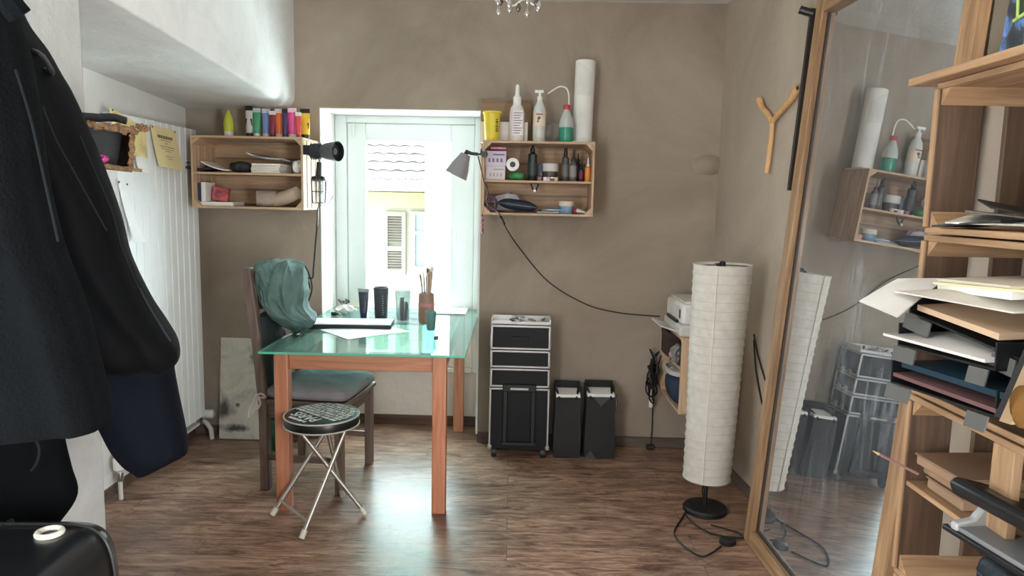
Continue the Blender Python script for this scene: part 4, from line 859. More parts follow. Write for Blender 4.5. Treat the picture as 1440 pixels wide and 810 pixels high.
b = MB(); b.tube(spline([onY(22, 98, 1.155), onY(44, 170, 1.148), onY(62, 250, 1.142), onY(82, 340, 1.14)], 6), .0022, 6); b.build('seam', M('15181a', .95, spec=.05), o)
o = thing('puffer_jacket', 'black quilted puffer jacket sleeve with pale zip hanging behind the wool coat', 'jacket', (0, 0, 0), 0, 'coats on the left wall')
P_LEV = [(-60, -140, -10, 1.52, .05), (-20, -130, 8, 1.52, .08), (25, -110, 26, 1.52, .095), (60, -100, 52, 1.52, .10), (95, -80, 72, 1.52, .10), (130, -60, 92, 1.52, .10), (215, -20, 128, 1.52, .105), (300, 20, 158, 1.52, .105), (360, 50, 172, 1.52, .105), (420, 80, 202, 1.52, .10), (455, 95, 226, 1.52, .10), (480, 105, 243, 1.52, .095), (500, 115, 247, 1.52, .09), (514, 130, 240, 1.52, .07), (522, 150, 228, 1.52, .04)]
garment(P_LEV, .0, 5, .03, 5).build('body', PUFF, o)
def seamline(pts, y, r, m, par, nm): b = MB(); b.tube(spline([onY(*q, y) for q in pts], 6), r, 6); return b.build(nm, m, par)
seamline([(60, 150), (78, 195), (100, 235), (125, 280), (150, 325)], 1.415, .002, M('1c1f21', .9, spec=.1), o, 'zip')
seamline([(112, 190), (135, 245), (158, 300), (170, 345), (190, 395), (212, 440)], 1.45, .0022, M('181a1c', .9, spec=.1), o, 'seam')
seamline([(196, 405), (206, 425), (222, 452), (240, 480)], 1.44, .0022, M('222527', .8, spec=.15), o, 'seam')
b = MB(); b.tube(spline([onY(46, 72, 1.50), onY(58, 78, 1.48), onY(70, 96, 1.48), onY(72, 103, 1.49), onY(62, 98, 1.5)], 6), .006, 8); b.build('hanging_loop', BK, o)
o = thing('sweatshirt', 'navy blue sweatshirt sleeve hanging lowest below the puffer jacket', 'sweatshirt', (0, 0, 0), 0, 'coats on the left wall')
garment([(-45, -45, -15, 1.70, .03), (25, -70, 8, 1.72, .05), (130, -30, 70, 1.72, .06), (300, 30, 140, 1.72, .06), (430, 70, 205, 1.72, .06), (480, 92, 236, 1.72, .075), (520, 108, 241, 1.72, .08), (560, 126, 248, 1.72, .08), (600, 146, 256, 1.72, .08), (628, 160, 260, 1.72, .075), (644, 170, 256, 1.72, .065), (656, 180, 232, 1.72, .05), (662, 188, 212, 1.72, .03)], .0, 5, .03, 9).build('sleeve', NAVY, o)
o = thing('trousers', 'black trousers hanging lowest at the left edge above the suitcase', 'trousers', (0, 0, 0), 0, 'coats on the left wall')
garment([(480, -130, 70, 1.605, .05), (560, -125, 82, 1.605, .06), (617, -120, 88, 1.605, .06), (660, -112, 98, 1.605, .06), (698, -105, 107, 1.605, .06), (738, -90, 82, 1.605, .055), (772, -80, 56, 1.605, .05), (782, -75, 44, 1.605, .04)], .0, 6, .03, 4).build('legs', BLK, o)
seamline([(46, 612), (55, 630), (52, 650), (44, 662)], 1.535, .003, M('1b1d1f', .9, spec=.1), o, 'seam')  # thin paler line drawing the highlight on the cuff edge
o = thing('coat_rack', 'dark board with hooks carrying the coats beyond the left edge', 'coat rack', (-1.315, 1.28, 1.88))
b = MB(); b.bb(.0, .02, -.34, .46, -.05, .05); b.build('board', GREYWOOD['y'], o, bevel=.003)
for yy in (-.1, .06, .24, .42):
    b = MB(); b.tube(spline([(.02, yy, .0), (.08, yy, -.01), (.11, yy, .02), (.11, yy, .04)], 5), .006, 8); b.build('hook', CHROME, o)

# suitcase
o = thing('suitcase', 'black glossy ribbed suitcase standing under the coats at the lower left', 'suitcase', (-1.02, 1.19, 0), radians(3))
def rbox(b, hx_, hy_, z0, z1, r, rib=0):
    R_ = []; n = 40
    yy = [-hy_, -hy_+r*.3, -hy_+r] + [(-hy_+r)+(2*hy_-2*r)*i/8 for i in range(1, 8)] + [hy_-r, hy_-r*.3, hy_]
    for y in yy:
        e_ = min(1, (hy_-abs(y))/r); ins = r*(1-math.sqrt(max(0, 1-(1-e_)**2)))*.8; ring = []
        for i in range(n):
            a_ = 2*pi*i/n; ca, sa = cos(a_), sin(a_); p_ = .28
            X = (hx_-ins)*abs(ca)**p_*(1 if ca > 0 else -1); Z = (z0+z1)/2+((z1-z0)/2-ins)*abs(sa)**p_*(1 if sa > 0 else -1); ring.append((X, y, Z))
        R_.append(ring)
    b.loft(R_); return b
b = MB(); rbox(b, .20, .335, .05, .735, .10); b.build('shell', M('121416', .3, var=.05, coat=.25, bmp=.03, bsc=220), o, sub=1)
b = MB()
for x in (-.13, -.075, -.02): b.tube([(x, -.28, .732), (x, 0, .735), (x, .25, .732)], .006, 8)
b.build('rib', M('1d1f21', .3), o)
b = MB(); b.tube([(.201*abs(cos(a_))**.3*(1 if cos(a_) > 0 else -1), .225, .3925+.3435*abs(sin(a_))**.3*(1 if sin(a_) > 0 else -1)) for a_ in [2*pi*i/60 for i in range(60)]], .004, 6, True); b.build('seam', M('0a0b0c', .5), o)
b = MB(); b.tube([(.095+.022*cos(a_), .185+.022*sin(a_), .737) for a_ in [2*pi*i/28 for i in range(28)]], .006, 8, True); b.build('ring', M('c8c4b6', .4), o)
for x in (-.15, .15):
    for y in (-.25, .25):
        b = MB(); b.lathe([(.001, -.012), (.026, -.012), (.026, .012), (.001, .012)], (x, y, .026), 16, Matrix.Rotation(radians(90), 3, 'Y')); b.build('wheel', BK, o)

# ------------------------------------------------------------------ trolley case and bags by the far wall
cu0, cu1 = onW(688, 550, .25)[0], onW(773, 550, .25)[0]; cwid = cu1-cu0
o = thing('trolley_case', 'black cosmetic trolley case with aluminium edges standing right of the window', 'case', wallpt(cu0, .25, 0), TH)
BPAN = M('0e1315', .5, var=.06, bmp=.1, bsc=80, spec=.3)
tiers = [(.05, .40), (.405, .51), (.515, .612), (.617, .752)]
for i, (za, zb_) in enumerate(tiers):
    wi = 0 if i == 0 else .003
    b = MB(); b.bb(wi+.004, cwid-wi-.004, .004, .21, za, zb_); tr = b.build('tier', BPAN, o, bevel=.003)
    b = MB(); e_ = .011
    for x in (wi, cwid-wi-e_):
        for y in (0, .21-e_+.004): b.bb(x, x+e_, y, y+e_, za, zb_)
    for z in ((za, zb_-e_) if i else (zb_-e_,)):
        b.bb(wi, cwid-wi, 0, e_, z, z+e_); b.bb(wi, cwid-wi, .203, .214, z, z+e_); b.bb(wi, wi+e_, 0, .214, z, z+e_); b.bb(cwid-wi-e_, cwid-wi, 0, .214, z, z+e_)
    b.build('trim', ALU, tr, bevel=.002)
b = MB()
for x in (.004, cwid-.004):
    for z in (.41, .515, .615):
        b.box((x, .08, z+.012), (.012, .03, .034)); b.box((x, .15, z+.012), (.012, .03, .034))
b.build('latch', CHROME, o, bevel=.002)
b = MB()
for x in (.09, cwid-.09): b.bb(x-.012, x+.012, -.016, .002, .08, .41)
b.bb(.075, cwid-.075, -.024, .002, .385, .425); b.bb(.07, cwid-.07, -.02, .002, .075, .095); b.build('pull_handle', M('16191b', .5), o, bevel=.004)
b = MB(); b.bb(.118, cwid-.118, -.0265, -.02, .397, .408); b.build('handle_trim', ALU, o)
for x in (.03, cwid-.03):
    b = MB(); b.lathe([(.001, -.014), (.026, -.014), (.028, -.008), (.028, .008), (.026, .014), (.001, .014)], (x, .02, .028), 20, Matrix.Rotation(radians(90), 3, 'Y')); b.build('wheel', M('26292b', .5), o)
    b = MB(); b.box((x, .16, .026), (.03, .03, .05)); b.build('foot', BK, o)
for x, y in ((.006, .004), (cwid-.006, .004)):
    b = MB(); b.box((x, y, .06), (.022, .012, .024)); b.build('corner_cap', CHROME, o, bevel=.004)
b = MB(); b.bb(cwid*.36, cwid*.64, -.006, .003, .668, .69); b.build('top_handle', BPAN, o, bevel=.002)
o = thing('foil_tray', 'shallow silver tray with clutter lying on the trolley case', 'tray', wallpt(cu0+cwid/2, .15, .754), TH)
b = MB(); b.bb(-cwid*.48, -.01, -.08, .06, 0, .004); b.bb(.0, cwid*.48, -.08, .06, 0, .004)
for s_x in (-1, 1): b.bb(s_x*cwid*.48-.003, s_x*cwid*.48+.003, -.08, .06, 0, .03)
b.bb(-cwid*.48, cwid*.48, .056, .06, 0, .03); b.bb(-cwid*.48, cwid*.48, -.08, -.076, 0, .016); b.build('tray', M('dcdddc', .3, .5), o)
rr_ = random.Random(2)
for k in range(14): b = MB(); b.box((rr_.uniform(-.15, .15), rr_.uniform(-.06, .03), .014+rr_.random()*.012), (.03, .012, .01), (rr_.random()*.5, rr_.random()*.5, rr_.random()*3)); b.build('trinket', (M('d8d6d2', .5), M('8f8a84', .5), M('5b5046', .5))[k % 3], o, bevel=.002)
def bag(px0, px1, pyt, off, label, flap):
    ua, ub = onW(px0, 600, off)[0], onW(px1, 600, off)[0]; h = onW(px0, pyt, off)[1]; wd = ub-ua; dp = .17
    o = thing('bag', label, 'bag', wallpt(ua, off, 0), TH, 'dark grey bags on the floor')
    GB = M('2b2b2c', .85, var=.1, bmp=.35, bsc=40)
    b = MB()
    def rg(z, k): return [(wd/2+(wd/2-k)*sx_, dp/2+(dp/2-k)*sy_, z) for sx_, sy_ in ((-1,-1),(-.3,-1.03),(.3,-.97),(1,-1),(1.02,0),(1,1),(0,1),(-1,1),(-1.02,0))]
    b.loft([rg(0, .004), rg(.01, 0), rg(h*.3, -.002), rg(h*.6, .003), rg(h*.86, .004)], cap=True); b.build('body', GB, o, bevel=.002)
    b = MB(); b.loft([[(x*1+.0, y*.99, z_) for x, y, z_ in rg(z__, .008)] for z__ in (h*.84, h*.9)], cap=True); b.build('liner', PAPER, o)
    b = MB(); b.bb(.002, wd-.002, dp-.012, dp-.002, h*.8, h); b.bb(.0, .01, dp*.35, dp-.002, h*.8, h*.97); b.bb(wd-.012, wd-.002, dp*.35, dp-.002, h*.8, h*.97); b.build('rear_flap', M('1b1c1e', .8), o, bevel=.003)
    b = MB()
    for x in (.008, wd-.012): b.tube(spline([(x, dp-.03, h*.93), (x+(.01 if x < wd/2 else -.01), .04, h*.9), (x+(.02 if x < wd/2 else -.02), -.004, h*.84)], 5), .006, 6)
    b.build('handle', BK, o)
    if flap:
        b = MB(); b.prism([(wd*.25, -.004, h*.86), (wd*.8, -.006, h*.86), (wd*.5, -.008, h*.74)], (0, .003, 0)); b.build('folded_corner', M('4a4b4d', .8), o); b = MB(); b.prism([(.0, -.003, .0), (wd*.4, -.003, .0), (wd*.2, -.004, .05)], (0, .003, 0)); b.build('folded_corner', M('4a4b4d', .8), o)
        b = MB(); b.tube([(wd-.002, .02, h*.9), (wd+.004, -.004, h*.8), (wd+.002, -.006, h*.66)], .005, 6); b.build('strap', BK, o)
bag(779, 817, 545, .23, 'dark grey bag with white liner standing against the trolley case', False)
bag(823, 865, 544, .23, 'dark grey bag with folded front corner, the one farther from the trolley case', True)

# ------------------------------------------------------------------ printer corner
pz = .365+.395
o = thing('printer', 'white desktop printer standing on the wooden crate behind the paper lamp', 'printer', (.968, 3.74, pz))
b = MB(); b.bb(-.115, .13, -.19, .19, 0, .06); b.build('base', M('d5d3cf', .45), o, bevel=.012)
b = MB(); b.bb(-.105, .13, -.185, .185, .06, .165); b.build('body', M('e6e4e0', .4), o, bevel=.018)
b = MB(); b.bb(-.09, .12, -.16, .16, .165, .178); b.build('scanner_lid', M('d8d5cc', .4), o, bevel=.006)
b = MB(); b.bb(-.118, -.104, -.11, .11, .062, .078); b.build('paper_slot', BK, o)
b = MB(); b.box((-.15, 0, .03), (.10, .25, .006), (0, radians(16), 0)); b.build('paper_tray', M('dddbd7', .4), o)
b = MB(); b.bb(-.108, -.1, -.15, -.13, .09, .135); b.build('button_panel', M('2a2b2c', .4), o); b = MB(); b.bb(.0, .06, -.04, .05, .1775, .181); b.build('display', M('2a2b2c', .4), o)
o = thing('box', 'dark brown box pushed into the upper half of the printer crate', 'box', (.972, 3.90, .365+.236))
b = MB(); b.bb(-.115, .12, -.085, .09, 0, .13); b.build('body', M('3b2826', .6), o, bevel=.004)
b = MB(); b.bb(-.117, .122, -.087, .092, .105, .134); b.build('lid', M('462f2c', .6), o, bevel=.003)
o = thing('camera_gear', 'black boxy device with cables in the upper half of the printer crate', 'device', (.94, 3.63, .365+.236))
b = MB(); b.bb(-.07, .12, -.07, .05, 0, .115); b.build('body', M('1d1f21', .4), o, bevel=.006)
b = MB()
for z in (.03, .06, .09): b.lathe([(.022, 0), (.022, .01), (.012, .012)], (-.07, -.0, z), 18, Matrix.Rotation(radians(-90), 3, 'Y'))
b.build('dial', ALU, o)
b = MB(); rr_ = random.Random(6)
for k in range(4): b.tube(spline([(-.075, -.04+.02*k, .10), (-.10, -.05+.03*k, .07), (-.085, -.03+.02*k, .03), (-.10, .03, .01), (-.09, .08, .012)], 6), .004, 6)
b.build('cable', M('8f8f8c', .5), o)
o = thing('cloth', 'crumpled pale pink cloth on the middle shelf of the printer crate', 'cloth', (.90, 3.77, .365+.236))
b = MB(); blob(b, .04, .05, .045, 12, amp=.25); b.build('body', M('b9989c', .9), o)
o = thing('basket', 'soft navy fabric basket in the lower half of the printer crate', 'basket', (.93, 3.70, .378))
b = MB(); R_ = []
for k, (z, s_) in enumerate(((0, .35), (.006, .6), (.05, .92), (.10, 1.0), (.17, .98))):
    R_.append([(.10*s_*(abs(cos(a_))**.7)*(1 if cos(a_) > 0 else -1), .125*s_*(abs(sin(a_))**.7)*(1 if sin(a_) > 0 else -1), z) for a_ in [2*pi*i/36 for i in range(36)]])
b.loft(R_); b.build('body', M('27374d', .85, bmp=.3, bsc=60), o, sub=1)
b = MB(); R2 = [[(p_[0]*s_, p_[1]*s_, z) for p_ in R_[3]] for z, s_ in ((.168, 1.02), (.19, 1.03), (.192, .97), (.165, .95))]; b.loft(R2, cap=False); b.build('rim', M('b9b7b4', .8), o)
b = MB(); blob(b, .08, .1, .05, 40, amp=.2, z0=.15); b.build('contents', M('a8a29b', .7, var=.4, scale=25), o)
o = thing('cable_bundle', 'tangle of black cables hanging at the far end of the printer crate', 'cable', (.842, 3.985, .45))
b = MB(); rr_ = random.Random(9)
for k in range(9):
    cx, cz = rr_.uniform(-.02, .02), rr_.uniform(-.07, .08); rx, rz = rr_.uniform(.03, .055), rr_.uniform(.05, .11)
    b.tube([(cx+.02*sin(a_*2+k)-.02, cx*.5+rx*cos(a_), cz+rz*sin(a_)) for a_ in [2*pi*i/24 for i in range(24)]], .0045, 6, True)
b.build('loops', CABLE, o)
b = MB(); b.tube([(-.03, .0, -.15), (-.03, .0, -.08)], .004, 6); b.build('lead', WHITEP, o)
b = MB(); b.box((-.03, 0, -.165), (.022, .022, .04)); b.build('plug', WHITEP, o, bevel=.004)
o = thing('power_cord', 'black cord dropping from the cable tangle to the skirting board', 'cord', (0, 0, 0))
b = MB(); b.tube(spline([cw(930, 500, .14), cw(921, 530, .06), cw(918, 560, .02), cw(917, 600, .02), cw(915, 622, .03), cw(914, 634, .05)], 6), .0035, 6); b.build('cable', CABLE, o)
b = MB(); e_ = cw(914, 631, .04); b.box(tuple(e_+Vector((0, 0, .012))), (.045, .03, .022)); b.build('plug', M('2a2521', .5), o, bevel=.004)
o = thing('power_cord', 'two black cords hanging on the right wall behind the paper lamp', 'cord', (0, 0, 0))
def rwx(y): return 1.135+.0573*(4.3-y)
def onR(px, py, off=.008):
    v = onX(px, py, 1.2)
    for _ in range(4): v = onX(px, py, rwx(v.y)-off)
    return v
b = MB(); b.tube(spline([onR(1060, 470), onR(1066, 500), onR(1078, 540), onR(1092, 575), onR(1098, 600)], 6), .004, 6); b.tube(spline([onR(1060, 478), onR(1063, 520), onR(1070, 560), onR(1078, 600), onR(1082, 640)], 6), .004, 6); b.build('cable', CABLE, o)

# ------------------------------------------------------------------ paper floor lamp
LP = Vector((.93, 3.20, 0))
o = thing('floor_lamp', 'tall white paper floor lamp on a round black foot in the right corner', 'lamp', LP)
b = MB(); b.lathe([(.098, 0), (.102, .004), (.102, .018), (.094, .026), (.02, .030), (.001, .030)], seg=40); b.build('base', M('1a1b1c', .45), o)
b = MB(); b.cyl((0, 0, .028), (0, 0, 1.17), .009); b.tube([(.0, 0, .03), (-.018, -.004, .10), (-.004, 0, .2)], .004, 6); b.build('pole', BK, o)
b = MB(); prof = []; z0, z1 = .165, 1.165; nr = 25; seg = 44; R_ = []
for k in range(nr*2+1):
    t_ = k/(nr*2); z = z0+(z1-z0)*t_; r = .109+.022*t_**1.2; r -= .0022 if k % 2 else 0
    R_.append([((r+.0015*sin(a_*3+t_*9))*cos(a_)+.018*t_, (r+.0015*sin(a_*4-t_*7))*sin(a_), z+.0015*sin(a_*5+k)) for a_ in [2*pi*i/seg for i in range(seg)]])
b.loft(R_, cap=False)
def paper_mat():
    m, nt, bs = nodes('rice_paper'); out = nt.nodes['Material Output']; nt.nodes.remove(bs); n = N(nt, 'ShaderNodeTexNoise', Scale=30.0, Detail=6.0); nt.links.new(coords(nt), n.inputs[0])
    c = ramp(nt, n.outputs[0], [(.3, S('e4e0d6')), (.7, S('f2efe7'))]); d = nt.nodes.new('ShaderNodeBsdfDiffuse'); t2 = nt.nodes.new('ShaderNodeBsdfTranslucent'); mx = N(nt, 'ShaderNodeMixShader', Fac=.3)
    bp = N(nt, 'ShaderNodeBump', Strength=.4, Distance=.004); nt.links.new(n.outputs[0], bp.inputs['Height']); nt.links.new(bp.outputs[0], d.inputs['Normal'])
    nt.links.new(c, d.inputs[0]); nt.links.new(c, t2.inputs[0]); nt.links.new(d.outputs[0], mx.inputs[1]); nt.links.new(t2.outputs[0], mx.inputs[2]); nt.links.new(mx.outputs[0], out.inputs[0]); return m
shd = b.build('lamp_shade', paper_mat(), o)
b = MB()
for k in range(0, nr+1):
    t_ = k/nr; r = .109+.022*t_**1.2+.0012; z = z0+(z1-z0)*t_; b.tube([(r*cos(a_)+.018*t_, r*sin(a_), z) for a_ in [2*pi*i/36 for i in range(36)]], .0011, 5, True)
b.build('ring', M('cfcabd', .8), shd)
b = MB(); ang = radians(-115); b.tube([((.1105+.022*(i/10)**1.2)*cos(ang)+.018*i/10, (.1105+.022*(i/10)**1.2)*sin(ang), z0+(z1-z0)*i/10) for i in range(11)], .0025, 6); b.build('paper_seam', M('e6e2d8', .8), shd)
b = MB(); b.tube([(-.10, 0, 1.158), (.02, 0, 1.162), (.135, 0, 1.158)], .0025, 6); b.tube([(.018, -.12, 1.158), (.018, .12, 1.158)], .0025, 6); b.lathe([(.012, 1.15), (.014, 1.175), (.006, 1.18)], (.018, 0, 0), 14); b.build('top_bracket', BK, o)
b = MB(); z_ = .006
def fl_(px, py): return onZ(px, py, z_)-LP
b.tube(spline([fl_(968, 715), fl_(958, 730), fl_(948, 750), fl_(962, 768), fl_(985, 782), fl_(1000, 778), fl_(1014, 768)], 7), .0038, 6)
b.tube(spline([fl_(962, 722), fl_(978, 738), fl_(1000, 750), fl_(1018, 754)], 7), .0038, 6)
b.tube(spline([fl_(1000, 738), fl_(1022, 744), fl_(1040, 750), fl_(1046, 757)], 7), .0038, 6)
b.tube(spline([fl_(1018, 754), fl_(1034, 756), fl_(1056, 757)], 7), .0038, 6); cb = b.build('cable', CABLE, o)
b = MB(); c_ = fl_(1023, 763); R_ = [[(c_.x+rx*cos(a_), c_.y+rx*.85*sin(a_), zz) for a_ in [2*pi*i/24 for i in range(24)]] for rx, zz in ((.032, .0), (.036, .006), (.034, .02), (.022, .028))]; b.loft(R_); b.build('foot_switch', BK, cb)

# ------------------------------------------------------------------ leaning mirror
MB_ = .070; YA, YB, MH, FW = 2.925, 1.90, 2.25, .066
o = thing('mirror', 'large dusty mirror in a reclaimed wood frame leaning on the right wall', 'mirror', (1.035, YA, .0), rot=(0, math.atan(MB_), .02))
Wd = YA-YB
b = MB(); b.bb(.016, .022, -Wd+.03, -.03, .03, MH-.03)
def mirror_mat():
    m, nt, bs = nodes('dusty_mirror'); co = coords(nt, (1, 7, 1.1))
    n = N(nt, 'ShaderNodeTexNoise', Scale=3.0, Detail=8.0, Roughness=.65, Distortion=1.2); nt.links.new(co, n.inputs[0])
    n2 = N(nt, 'ShaderNodeTexNoise', Scale=2.2, Detail=3.0); nt.links.new(coords(nt, (1, 1, .8)), n2.inputs[0])
    mu = nt.nodes.new('ShaderNodeMath'); mu.operation = 'MULTIPLY'; nt.links.new(n.outputs[0], mu.inputs[0]); nt.links.new(n2.outputs[0], mu.inputs[1])
    f_ = ramp(nt, mu.outputs[0], [(.2, (.05,.05,.05,1)), (.32, (.11,.11,.11,1)), (.44, (.36,.36,.36,1))])
    bs.inputs['Base Color'].default_value = (.80, .83, .85, 1); bs.inputs['Metallic'].default_value = 1; bs.inputs['Roughness'].default_value = .012
    d = N(nt, 'ShaderNodeBsdfDiffuse', Color=(.62, .68, .74, 1)); mx = nt.nodes.new('ShaderNodeMixShader'); out = nt.nodes['Material Output']
    nt.links.new(f_, mx.inputs[0]); nt.links.new(bs.outputs[0], mx.inputs[1]); nt.links.new(d.outputs[0], mx.inputs[2]); nt.links.new(mx.outputs[0], out.inputs[0]); return m
b.build('mirror_glass', mirror_mat(), o)
for y in (-FW, -Wd):
    b = MB(); b.bb(-.012, .026, y, y+FW, 0, MH); b.build('side_post', MIRW['z'], o, bevel=.004)
for z in (0.0, MH-FW):
    b = MB(); b.bb(-.010, .026, -Wd+FW, -FW, z, z+FW); b.build('cross_rail', MIRW['y'], o, bevel=.004)
b = MB(); b.bb(.010, .017, -Wd+FW, -Wd+FW+.006, FW, MH-FW); b.bb(.010, .017, -FW-.008, -FW, FW, MH-FW); b.bb(.010, .017, -Wd+FW, -FW, FW, FW+.012); b.build('inner_lip', M('3a2d24', .6), o)
o = thing('rod', 'long black flat rod hanging on the wall along the mirror edge', 'rod', (0, 0, 0))
pa, pb = onY(1112, 268, 2.965), onY(1145, 12, 2.96)
b = MB(); b.beam(pa, pb, .03, .014, (0, 1, 0)); b.build('bar', M('2b2522', .5), o, bevel=.003)
b = MB(); b.tube([pb+Vector((0, .0, -.02)), pb+Vector((-.05, .02, .0))], .016, 10); b.build('knob', BK, o)
o = thing('forked_stick', 'peeled forked wooden stick hanging on the right wall', 'stick', (0, 0, 0))
def br(pts, rr_): b = MB(); b.tube(spline([onR(*q, .022) for q in pts], 6), [rr_[0]+(rr_[1]-rr_[0])*i/(6*(len(pts)-1)) for i in range(6*(len(pts)-1)+1)], 12); return b
STK = wood('c99a68', 'dcb07c', 'z', .5, c3='e6c090')
b = br([(1086, 168), (1085, 190), (1082, 215), (1078, 243)], (.0115, .0125)); b.build('stem', STK, o)
b = br([(1086, 172), (1095, 160), (1107, 146), (1115, 136), (1122, 122)], (.012, .0165)); b.build('right_prong', STK, o)
b = br([(1086, 172), (1080, 161), (1072, 152), (1068, 140)], (.012, .0165)); b.build('left_prong', STK, o)
b = MB(); c_ = onR(1122, 124, .03); b.lathe([(.008, 0), (.009, .004), (.003, .006)], tuple(c_), 12, Matrix.Rotation(radians(-90), 3, 'Y')); b.build('nail', BK, o)

# ------------------------------------------------------------------ crate bookcase on the right wall
SX, SY = .95, 1.65
levels = [(.0, .545), (.548, .995), (1.0, 1.372), (1.376, 1.712)]
o_ = []
labs = ['wooden crate at the foot of the right stack, mostly hidden below the frame', 'wooden crate with kraft boxes and hole punch, second from the floor in the right stack', 'wooden crate overflowing with letter trays in the right stack', 'topmost wooden crate of the right stack, under the picture']
for i, (za, zb_) in enumerate(levels):
    o = thing('crate_shelf', labs[i], 'shelf', (SX, SY, za), -pi/2, 'crates stacked on the right wall'); o_.append(o)
    crate(o, .66, zb_-za, .31, .238 if i == 1 else None, SHELFW, .014, (.30 if i == 1 else None), [(0, .10), (.155, .225), (.25, .31)], SHELFSHADE)
ST = 1.712
b = MB(); b.box((1.08, 1.40, ST+.010), (.33, .62, .018), (0, radians(0), 0)); tag(b.build('shelf_board', SHELFW['y'], bevel=.003), 'loose pale board lying on top of the crate stack', 'board')
STB = ST+.02
def sp_(px, py, x): v = onX(px, py, x); return v
o = thing('picture', 'colourful poster board with green lettered banner on top of the crate stack', 'picture', (.965, 1.475, STB), rot=(0, radians(6), 0))
def poster_mat():
    m, nt, bs = nodes('poster'); n = N(nt, 'ShaderNodeTexNoise', Scale=14.0, Detail=6.0, Distortion=1.5); nt.links.new(coords(nt), n.inputs[0])
    nt.links.new(ramp(nt, n.outputs[0], [(.35, S('20262e')), (.48, S('353b40')), (.56, S('5d86c4')), (.62, S('2c3238')), (.72, S('aeb1ad'))]), bs.inputs['Base Color']); bs.inputs['Roughness'].default_value = .4; return m
b = MB(); b.bb(0, .006, -.40, .0, 0, .34); bo = b.build('board', poster_mat(), o)
b = MB(); b.box((-.002, -.13, .12), (.003, .19, .062), (radians(-14), 0, 0)); bn = b.build('banner', M('243524', .5), o)
b = MB()
for dz in (-.031, .031): b.box((-.004, -.13-dz*.24, .12+dz), (.003, .19, .006), (radians(-14), 0, 0))
b.box((-.004, -.035, .143-.047), (.003, .006, .062), (radians(-14), 0, 0)); b.build('border', M('a9c46a', .5), bn)
text('DEA', .062, M('a9c46a', .5), bn, (-.0045, -.115, .115), (radians(90), 0, radians(-90)), 'lettering', sxy=(.8, 1))
b = MB(); b.lathe([(.045, 0), (.045, .003)], (-.003, -.22, .15), 24, Matrix.Rotation(radians(-90), 3, 'Y')); b.build('badge', M('d8cf4a', .5), o)
o = thing('board', 'narrow plain grey brown board standing behind the poster on the crate stack', 'board', (1.03, 1.60, STB), rot=(0, radians(3), 0))
b = MB(); b.bb(0, .012, -.05, .015, 0, .42); b.build('panel', M('6d6253', .8), o)
# shelf at 1.376
o = thing('leaflet', 'black and white folded leaflets in the top crate', 'leaflets', (1.02, 1.52, 1.392), .3)
for k, c_ in enumerate(('2c2c2b', 'c9c6bd', '4d4a44', '1d1d1e')):
    b = MB(); b.box((-.02+.012*k, .0-.02*k, .010+.009*k), (.12, .16, .004), (.10*(k-1), -.14*(k % 2), .3*k)); b.build('sheet', M(c_, .6, var=.5, scale=30), o)
o = thing('pouch', 'black soft pouch in the top crate beside the leaflets', 'pouch', (1.04, 1.32, 1.392))
b = MB(); blob(b, .07, .09, .06, 17, amp=.12); b.build('body', M('17181a', .7), o)
o = thing('box', 'mustard yellow box in the top crate behind the black pouch', 'box', (1.14, 1.36, 1.392))
b = MB(); b.bb(-.04, .04, -.12, .07, 0, .15); b.build('carton', M('b08a2c', .6), o, bevel=.002)
b = MB(); b.bb(-.042, .042, -.122, .072, .125, .153); b.build('lid', M('a8842c', .6), o, bevel=.002)
# letter trays and papers
def P(px, py, y): return onY(px, py, y)
GT = M('545452', .5)
def tray(a, b_, depth, label, drop=.0):
    A, B = Vector(a), Vector(b_); ed = B-A; dv = Vector((depth, .02, drop)); n_ = ed.cross(dv).normalized()
    if n_.z < 0: n_ = -n_
    o = thing('letter_tray', label, 'letter tray', A, 0, 'letter trays in the right stack'); O = Vector((0, 0, 0))
    b = MB(); b.prism([O, ed, ed+dv, dv], n_*.004); e1 = ed.normalized(); d1 = dv.normalized()
    b.prism([O, dv, dv+e1*.004, e1*.004], n_*.05); b.prism([ed, ed+dv, ed+dv-e1*.004, ed-e1*.004], n_*.05); b.prism([dv, dv+ed, dv+ed-d1*.004, dv-d1*.004], n_*.05); b.build('body', M('101315', .5), o)
    for t_, s_ in ((.0, .26), (.80, .17)):
        b = MB(); p_ = ed*t_-d1*.004; b.prism([p_, p_+ed*s_, p_+ed*s_-Vector((.005, 0, .03)), p_-Vector((.005, 0, .03))], -d1*.003); b.build('label_clip', GT, o)
    return o, n_
tray(P(1278, 440, 1.52), P(1440, 510, 1.20), .27, 'topmost black letter tray with grey label clips, under the loose papers')
tray(P(1262, 486, 1.52), P(1400, 522, 1.22), .27, 'middle black letter tray with grey label clips and white papers')
tray(P(1252, 538, 1.52), P(1400, 588, 1.22), .27, 'lowest black letter tray holding the teal and pink folders')
def sheet(name, label, cat, q, mat, t=.002, curl=.01, grp=None):
    A = Vector(q[0]); Q = [Vector(v)-A for v in q]; o = tag(MB().grid(lambda u, v: tuple(Q[0].lerp(Q[1], u).lerp(Q[3].lerp(Q[2], u), v)+Vector((0, 0, curl*sin(pi*u)*sin(pi*v)))), 8, 6, t).build(name, mat, loc=A), label, cat, grp); return o
dx = Vector((.24, .02, .01)); PG = 'papers in the letter trays'
sheet('envelope', 'white envelope sticking out farthest to the left of the letter trays', 'envelope', (P(1208, 424, 1.58), P(1262, 392, 1.58), P(1330, 392, 1.55), P(1262, 446, 1.40)), M('d2cfc9', .8, var=.03), .003, .01, PG)
a, b2 = P(1258, 410, 1.50), P(1425, 440, 1.22); sheet('paper_sheet', 'large cream drawing sheet lying over the topmost letter tray', 'paper', (a, b2, b2+dx, a+dx), M('c9c3b9', .8), .003, .02, PG)
